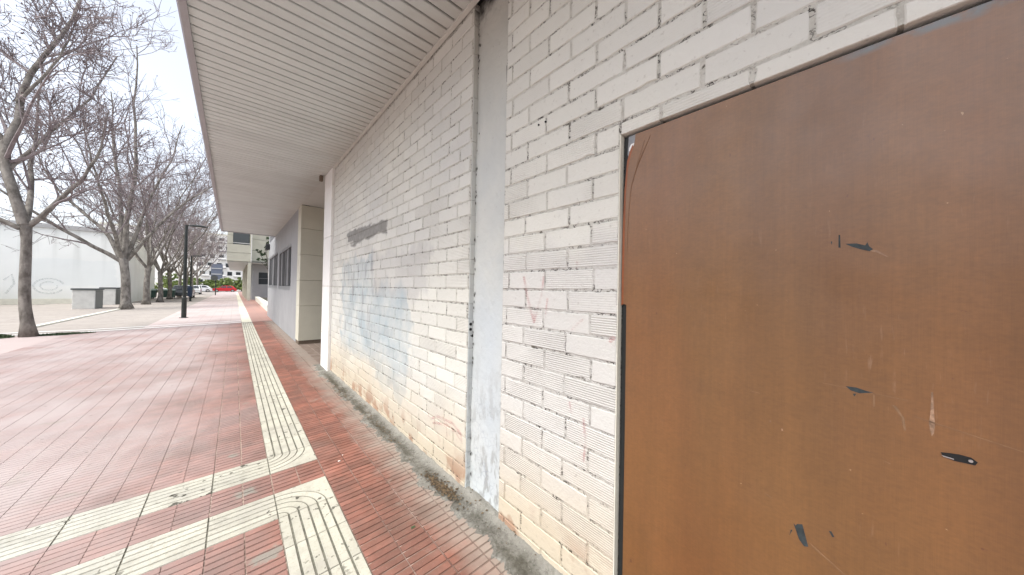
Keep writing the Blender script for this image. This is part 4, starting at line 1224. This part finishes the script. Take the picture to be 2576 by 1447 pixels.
def grow(seed, base, fork, r0, limbs, H, dens=1.0, spread=1.0, lv4=True):
    """returns (wood MB, twig MB, bud MB); limbs: explicit polylines or None"""
    rg = np.random.default_rng(seed)
    wood, twig, bud = MB(), MB(), MB()
    base = np.array(base, float); fork = np.array(fork, float)
    k = np.linspace(0, 1, 9)
    tr = [base + (fork - base) * t + np.array([math.sin(t * 5 + seed) * 0.03, math.cos(t * 4 + seed) * 0.03, 0]) * min(1, 4 * t) for t in k]
    rr = [r0 * (1.0 + 0.55 * math.exp(-t * 14) - 0.18 * t + (0.18 if t > 0.95 else 0)) for t in k]
    tr.append(fork + np.array([0, 0, 0.16])); rr.append(r0 * 0.72); tr.append(fork + np.array([0, 0, 0.34])); rr.append(r0 * 0.25)
    wood.tube(tr, rr, 14)
    def curve(p, d, L, n, up, wig):
        pts = [p.copy()]; d = d / np.linalg.norm(d)
        for i in range(n):
            d = d + np.array([0, 0, up / n]) + rg.normal(size=3) * wig
            d /= np.linalg.norm(d); p = p + d * L / n; pts.append(p.copy())
        return pts
    def side(t, a):
        r = rg.normal(size=3); r -= t * (r @ t); r /= np.linalg.norm(r)
        return t * math.cos(a) + r * math.sin(a)
    L1 = []
    if limbs:
        for l, ra, rb in limbs: L1.append(([np.array(q, float) for q in l], ra, rb))
    else:
        nl = rg.integers(6, 9)
        for i in range(nl):
            az = 2 * math.pi * i / nl + rg.uniform(-.3, .3); el = rg.uniform(0.65, 1.35)
            d = np.array([math.cos(az) * math.cos(el), math.sin(az) * math.cos(el), math.sin(el)])
            Ln = (H - fork[2]) * rg.uniform(0.7, 1.0) * (0.62 + 0.38 * math.sin(el))
            L1.append((curve(fork - np.array([0, 0, 0.08]), d, Ln, 8, 0.55, 0.07), r0 * rg.uniform(.38, .55), 0.02))
    def resample(P, n):
        P = np.array(P); s = np.r_[0, np.cumsum(np.linalg.norm(np.diff(P, axis=0), axis=1))]
        tt = np.linspace(0, s[-1], n)
        return [np.array([np.interp(t, s, P[:, j]) for j in range(3)]) for t in tt], s[-1]
    for P, ra, rb in L1:
        P, Ln = resample(P, 12)
        for i in range(1, 12): P[i] = P[i] + rg.normal(size=3) * 0.012 * Ln / 4
        R = [ra + (rb - ra) * (i / 11) ** 0.8 for i in range(12)]
        wood.tube(P, R, 8, caps=False)
        n2 = int(rg.integers(9, 13) * dens)
        for a in range(n2):
            t = rg.uniform(0.18, 1.0); i = min(10, int(t * 11)); p = P[i] + (P[i + 1] - P[i]) * (t * 11 - i)
            tg = P[i + 1] - P[i]; tg /= np.linalg.norm(tg)
            d = side(tg, rg.uniform(0.5, 1.0)); d[0] *= spread; d[1] *= spread
            l2 = Ln * rg.uniform(0.22, 0.46) * (1.15 - 0.5 * t)
            P2 = curve(p, d, l2, 6, 0.5, 0.13)
            ra2 = max(0.012, R[i] * 0.5)
            twig.tube(P2, [ra2 + (0.007 - ra2) * q / 6 for q in range(7)], 5, caps=False)
            n3 = int(rg.integers(7, 11) * dens)
            for c in range(n3):
                t3 = rg.uniform(0.2, 1.0); i3 = min(5, int(t3 * 6)); p3 = P2[i3] + (P2[i3 + 1] - P2[i3]) * (t3 * 6 - i3)
                tg3 = P2[i3 + 1] - P2[i3]; tg3 /= np.linalg.norm(tg3)
                l3 = l2 * rg.uniform(0.25, 0.5)
                P3 = curve(p3, side(tg3, rg.uniform(0.4, 0.95)), l3, 4, 0.35, 0.2)
                twig.tube(P3, [0.011, 0.010, 0.009, 0.008, 0.006], 3, caps=False)
                if not lv4: continue
                for e in range(int(rg.integers(4, 7) * dens)):
                    i4 = int(rg.integers(0, 4)); tg4 = P3[i4 + 1] - P3[i4]; tg4 /= np.linalg.norm(tg4)
                    p4 = P3[i4] + (P3[i4 + 1] - P3[i4]) * rg.uniform()
                    P4 = curve(p4, side(tg4, rg.uniform(0.4, 1.0)), rg.uniform(0.22, 0.55), 2, 0.2, 0.3)
                    twig.tube(P4, [0.0075, 0.007, 0.005], 3, caps=False)
                    if rg.uniform() < 0.6:
                        s = rg.uniform(0.014, 0.042); u = rg.normal(size=3); u /= np.linalg.norm(u); v = np.cross(u, rg.normal(size=3)); v /= np.linalg.norm(v)
                        q = P4[-1]; bud.add([q + u * s, q + v * s * .7, q - u * s, q - v * s * .7], [(0, 1, 2, 3)])
    return wood, twig, bud

def tree(label, loc, parts, rz=0.0, sc=1.0):
    t = thing('plane_tree', label, 'tree', loc, 'bare plane trees along the promenade')
    t.rotation_euler = (0, 0, rz); t.scale = (sc, sc, sc)
    for nm, me in parts: link(bpy.data.objects.new(nm, me), t)
    return t
def tree_parts(g):
    wd, tw, bu = g
    return [('trunk', wd.mesh('trunk', M['bark'], True, False)), ('crown', tw.mesh('crown', M['twig'], False, False)), ('dry_leaves', bu.mesh('dry_leaves', M['bud'], False, False))]

k = 1.069
def rel(pts, bx, by): return [(p[0] * k - bx, (p[1]) * k - by, (p[2] - 1.45) * k + 1.45 + 0.1) for p in pts]
B1 = (-4.30, 15.63)
l1 = [(rel([(-4.14, 14.6, 2.94), (-4.3, 14.6, 3.48), (-4.47, 14.7, 4.57), (-4.43, 14.9, 5.92), (-4.23, 15.1, 7.26), (-3.96, 15.3, 8.37), (-3.72, 15.5, 9.17), (-3.5, 15.6, 10.6)], *B1), .115, .03),
      (rel([(-4.09, 14.62, 2.9), (-3.85, 14.5, 3.2), (-3.49, 14.3, 3.76), (-3.1, 14.1, 4.3), (-2.8, 13.9, 5.2), (-2.7, 13.8, 6.2)], *B1), .07, .015),
      (rel([(-4.2, 14.6, 2.83), (-4.48, 14.6, 3.0), (-5.2, 14.6, 3.5), (-6.2, 14.7, 4.6), (-6.8, 14.8, 6.2)], *B1), .06, .015),
      (rel([(-4.14, 14.65, 2.95), (-4.3, 15.4, 4.2), (-4.5, 16.4, 6.0), (-4.6, 17.0, 8.2)], *B1), .075, .015),
      (rel([(-4.45, 14.7, 4.3), (-3.9, 15.0, 5.6), (-3.3, 15.3, 7.0), (-2.9, 15.6, 8.6)], *B1), .055, .015),
      (rel([(-4.46, 14.75, 5.0), (-5.1, 14.9, 6.2), (-5.6, 15.1, 7.7), (-5.9, 15.3, 9.4)], *B1), .06, .015),
      (rel([(-4.4, 14.9, 6.2), (-3.7, 14.5, 7.4), (-3.3, 14.2, 8.8)], *B1), .045, .012)]
T1 = tree_parts(grow(3, (0, 0, 0), rel([(-4.15, 14.6, 2.92)], *B1)[0], 0.108, l1, 11, dens=1.0))
tree('nearest bare plane tree, cut by the left edge of the picture', (*B1, -0.1), T1)
B2 = (-4.77, 29.1)
l2 = [(rel([(-4.70, 27.25, 2.66), (-6.11, 27.0, 3.76), (-7.32, 26.8, 4.8), (-8.41, 26.6, 5.94), (-9.0, 26.5, 7.5)], *B2), .12, .02),
      (rel([(-4.72, 27.25, 2.75), (-4.9, 27.3, 3.3), (-5.32, 27.5, 4.31), (-6.14, 27.8, 5.2), (-7.23, 28.1, 6.6), (-7.8, 28.3, 8.6)], *B2), .12, .02),
      (rel([(-4.65, 27.25, 2.8), (-4.82, 27.6, 4.81), (-5.01, 28.0, 7.2), (-5.32, 28.4, 9.8), (-5.5, 28.6, 12.4)], *B2), .14, .025),
      (rel([(-4.60, 27.25, 2.8), (-4.42, 27.1, 5.77), (-4.19, 26.9, 8.54), (-4.39, 26.8, 11.4), (-4.3, 26.7, 14.6)], *B2), .14, .025),
      (rel([(-4.50, 27.25, 2.75), (-3.37, 27.2, 4.9), (-2.28, 27.1, 6.5), (-1.2, 27.0, 7.6), (-0.7, 27.0, 8.8)], *B2), .11, .02),
      (rel([(-4.55, 27.25, 2.8), (-4.12, 27.5, 4.92), (-3.71, 27.9, 6.84), (-2.99, 28.3, 9.38), (-2.7, 28.6, 11.6)], *B2), .12, .02),
      (rel([(-4.62, 27.2, 2.8), (-4.9, 26.3, 4.6), (-5.2, 25.3, 6.6), (-5.5, 24.6, 9.2)], *B2), .11, .02)]
T2 = tree_parts(grow(11, (0, 0, 0), rel([(-4.62, 27.25, 2.74)], *B2)[0], 0.205, l2, 16, dens=1.12))
tree('broad bare plane tree with wide forking limbs beside the concrete blocks', (*B2, -0.1), T2)
T3 = tree_parts(grow(21, (0, 0, 0), (0.05, 0, 2.7), 0.17, None, 15, dens=1.0))
T4 = tree_parts(grow(34, (0, 0, 0), (-0.05, 0, 2.5), 0.16, None, 14, dens=1.0))
far_trees = [(-4.88, 35.35, T3, 0.4, 1.0, 'bare plane tree just right of the broad tree, beside the round waste bin'), (-4.70, 39.6, T4, 1.9, 1.0, 'bare plane tree third along the row, left of the nearer lamp pole'),
             (-4.94, 47.1, T3, 2.8, 0.98, 'bare plane tree fourth along the row, near the dark car'), (-4.9, 54.0, T4, 4.2, 1.0, 'bare plane tree fifth along the row behind the lamp poles'),
             (-4.9, 61.0, T3, 5.1, 1.0, 'bare plane tree sixth along the row behind the lamp poles'), (-4.9, 69.0, T4, 0.9, 1.05, 'bare plane tree seventh along the row, near the far end'),
             (-4.9, 78.0, T3, 3.6, 1.05, 'bare plane tree last along the row, near the far road')]
for x, y, P, rz, s, lab in far_trees: tree(lab, (x, y, -0.1), P, rz, s)

# leafy growth beyond the road
gspec = [(-7.5, 108, 3.4, 'leftmost bright green tree beyond the far road'), (-4.6, 110, 3.9, 'bright green tree beyond the road, left of the traffic sign'), (-1.6, 109, 3.6, 'bright green tree beyond the road above the red car'), (1.4, 111, 4.0, 'bright green tree beyond the road at the end of the arcade'), (-11, 109, 4.2, 'bright green tree beyond the road behind the tree row')]
for x, y, hh, lab in gspec:
    t = thing('green_tree', lab, 'tree', (x, y, -0.16), 'green trees beyond the road')
    b = MB(); b.tube([(0, 0, 0), (0.05, 0, 0.9), (0, 0.1, 1.8)], [0.14, 0.11, 0.05], 8); b.obj('trunk', M['bark'], t)
    bl = [(RNG.uniform(-1.2, 1.2), RNG.uniform(-.8, .8), RNG.uniform(0.7, hh - 0.6), RNG.uniform(.9, 1.4), RNG.uniform(.6, 1.0), RNG.uniform(.6, 0.9)) for _ in range(9)]
    leaf_cloud(bl, 2600, .14, .28).obj('crown', M['leaf'], t, fix=False)
# green bank seen under the plane trees
for x, y, hh, lab in ((-8.2, 58, 2.6, 'green shrub behind the round waste bin, right of the white building'), (-6.6, 62, 2.4, 'green shrub behind the green containers'), (-9.8, 66, 3.4, 'tall green shrub beside the white building')):
    t = thing('shrub', lab, 'shrub', (x, y, -0.16), 'green shrubs behind the tree row')
    b = MB(); b.tube([(0, 0, 0), (0.03, 0, 0.5), (0.1, 0.05, 1.0)], [0.06, 0.05, 0.02], 6); b.obj('stem', M['bark'], t)
    bl = [(RNG.uniform(-1.0, 1.0), RNG.uniform(-.6, .6), RNG.uniform(0.5, hh - 0.5), RNG.uniform(.5, .9), RNG.uniform(.5, .8), RNG.uniform(.4, 0.7)) for _ in range(7)]
    leaf_cloud(bl, 900, .07, .15).obj('foliage', M['leaf'], t, fix=False)
# dark small tree in the court by the arcade building
t = thing('court_tree', 'small dark leafy tree in the court before the arcade building', 'tree', (2.35, 35.5, 0.3))
b = MB(); b.tube([(0, 0, 0), (-0.05, 0, 1.8), (-0.15, 0, 3.2), (-0.35, 0, 4.4)], [0.09, 0.07, 0.05, 0.02], 8)
for q in ([(-0.12, 0, 2.9), (-0.5, 0.1, 3.6), (-0.8, 0.1, 4.1)], [(-0.05, 0, 2.4), (0.4, 0, 3.4), (0.6, 0, 4.4)], [(-0.1, 0, 2.6), (-0.4, -0.1, 3.0), (-0.75, -0.1, 3.4)], [(-.3, 0, 4.2), (-.2, 0, 5.0), (0, 0, 5.6)]):
    b.tube(q, [0.035, 0.025, 0.01], 6)
b.obj('trunk', M['bark'], t)
bl = [(-0.85, 0.1, 4.2, .25, .25, .22), (-0.45, 0, 4.0, .28, .25, .2), (-0.75, -0.1, 3.5, .22, .2, .16), (-0.3, 0, 3.55, .25, .2, .22), (-0.15, 0, 4.5, .3, .3, .25), (0.5, 0, 4.4, .5, .4, .4), (0, 0, 5.3, .4, .4, .4), (0.3, 0, 3.4, .35, .3, .3), (-0.25, 0.1, 3.1, .2, .2, .15)]
leaf_cloud(bl, 1600, .05, .11).obj('crown', M['darkleaf'], t, fix=False)
# dark grass at the left tree; flat right-hand patch is painted tree shade
b = MB()
def mound(cx, cy, rx, ry, hh, nb, bl):
    N = 24; vs = [(cx, cy, -0.10 + hh)]
    for q, zz in ((0.55, 0.8), (1.0, 0.0)):
        vs += [(cx + rx * q * math.cos(6.2832 * i / N) * random.uniform(.9, 1.1), cy + ry * q * math.sin(6.2832 * i / N), -0.115 + hh * zz) for i in range(N)]
    b.add(vs, [(0, 1 + i, 1 + (i + 1) % N) for i in range(N)] + [(1 + i, 1 + N + i, 1 + N + (i + 1) % N, 1 + (i + 1) % N) for i in range(N)])
    for _ in range(nb):
        a, q = random.uniform(0, 6.2832), math.sqrt(random.random()); x = cx + rx * q * math.cos(a); y = cy + ry * q * math.sin(a)
        z = -0.11 + hh * (1 - q * q); hgt = random.uniform(.4, 1.0) * bl; l = random.uniform(0, 6.28)
        b.add([(x - .012, y, z), (x + .012, y, z), (x + math.cos(l) * .05, y + math.sin(l) * .05, z + hgt)], [(0, 1, 2)])
mound(-5.15, 15.62, 0.62, 0.32, 0.10, 1300, 0.07)
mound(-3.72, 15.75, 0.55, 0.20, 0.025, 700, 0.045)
o = b.obj('grass_and_shade', M['darkleaf'], fix=False)
tag(o, 'dark green grass tuft and painted shade patch at the foot of the nearest tree', 'grass', kind='stuff')
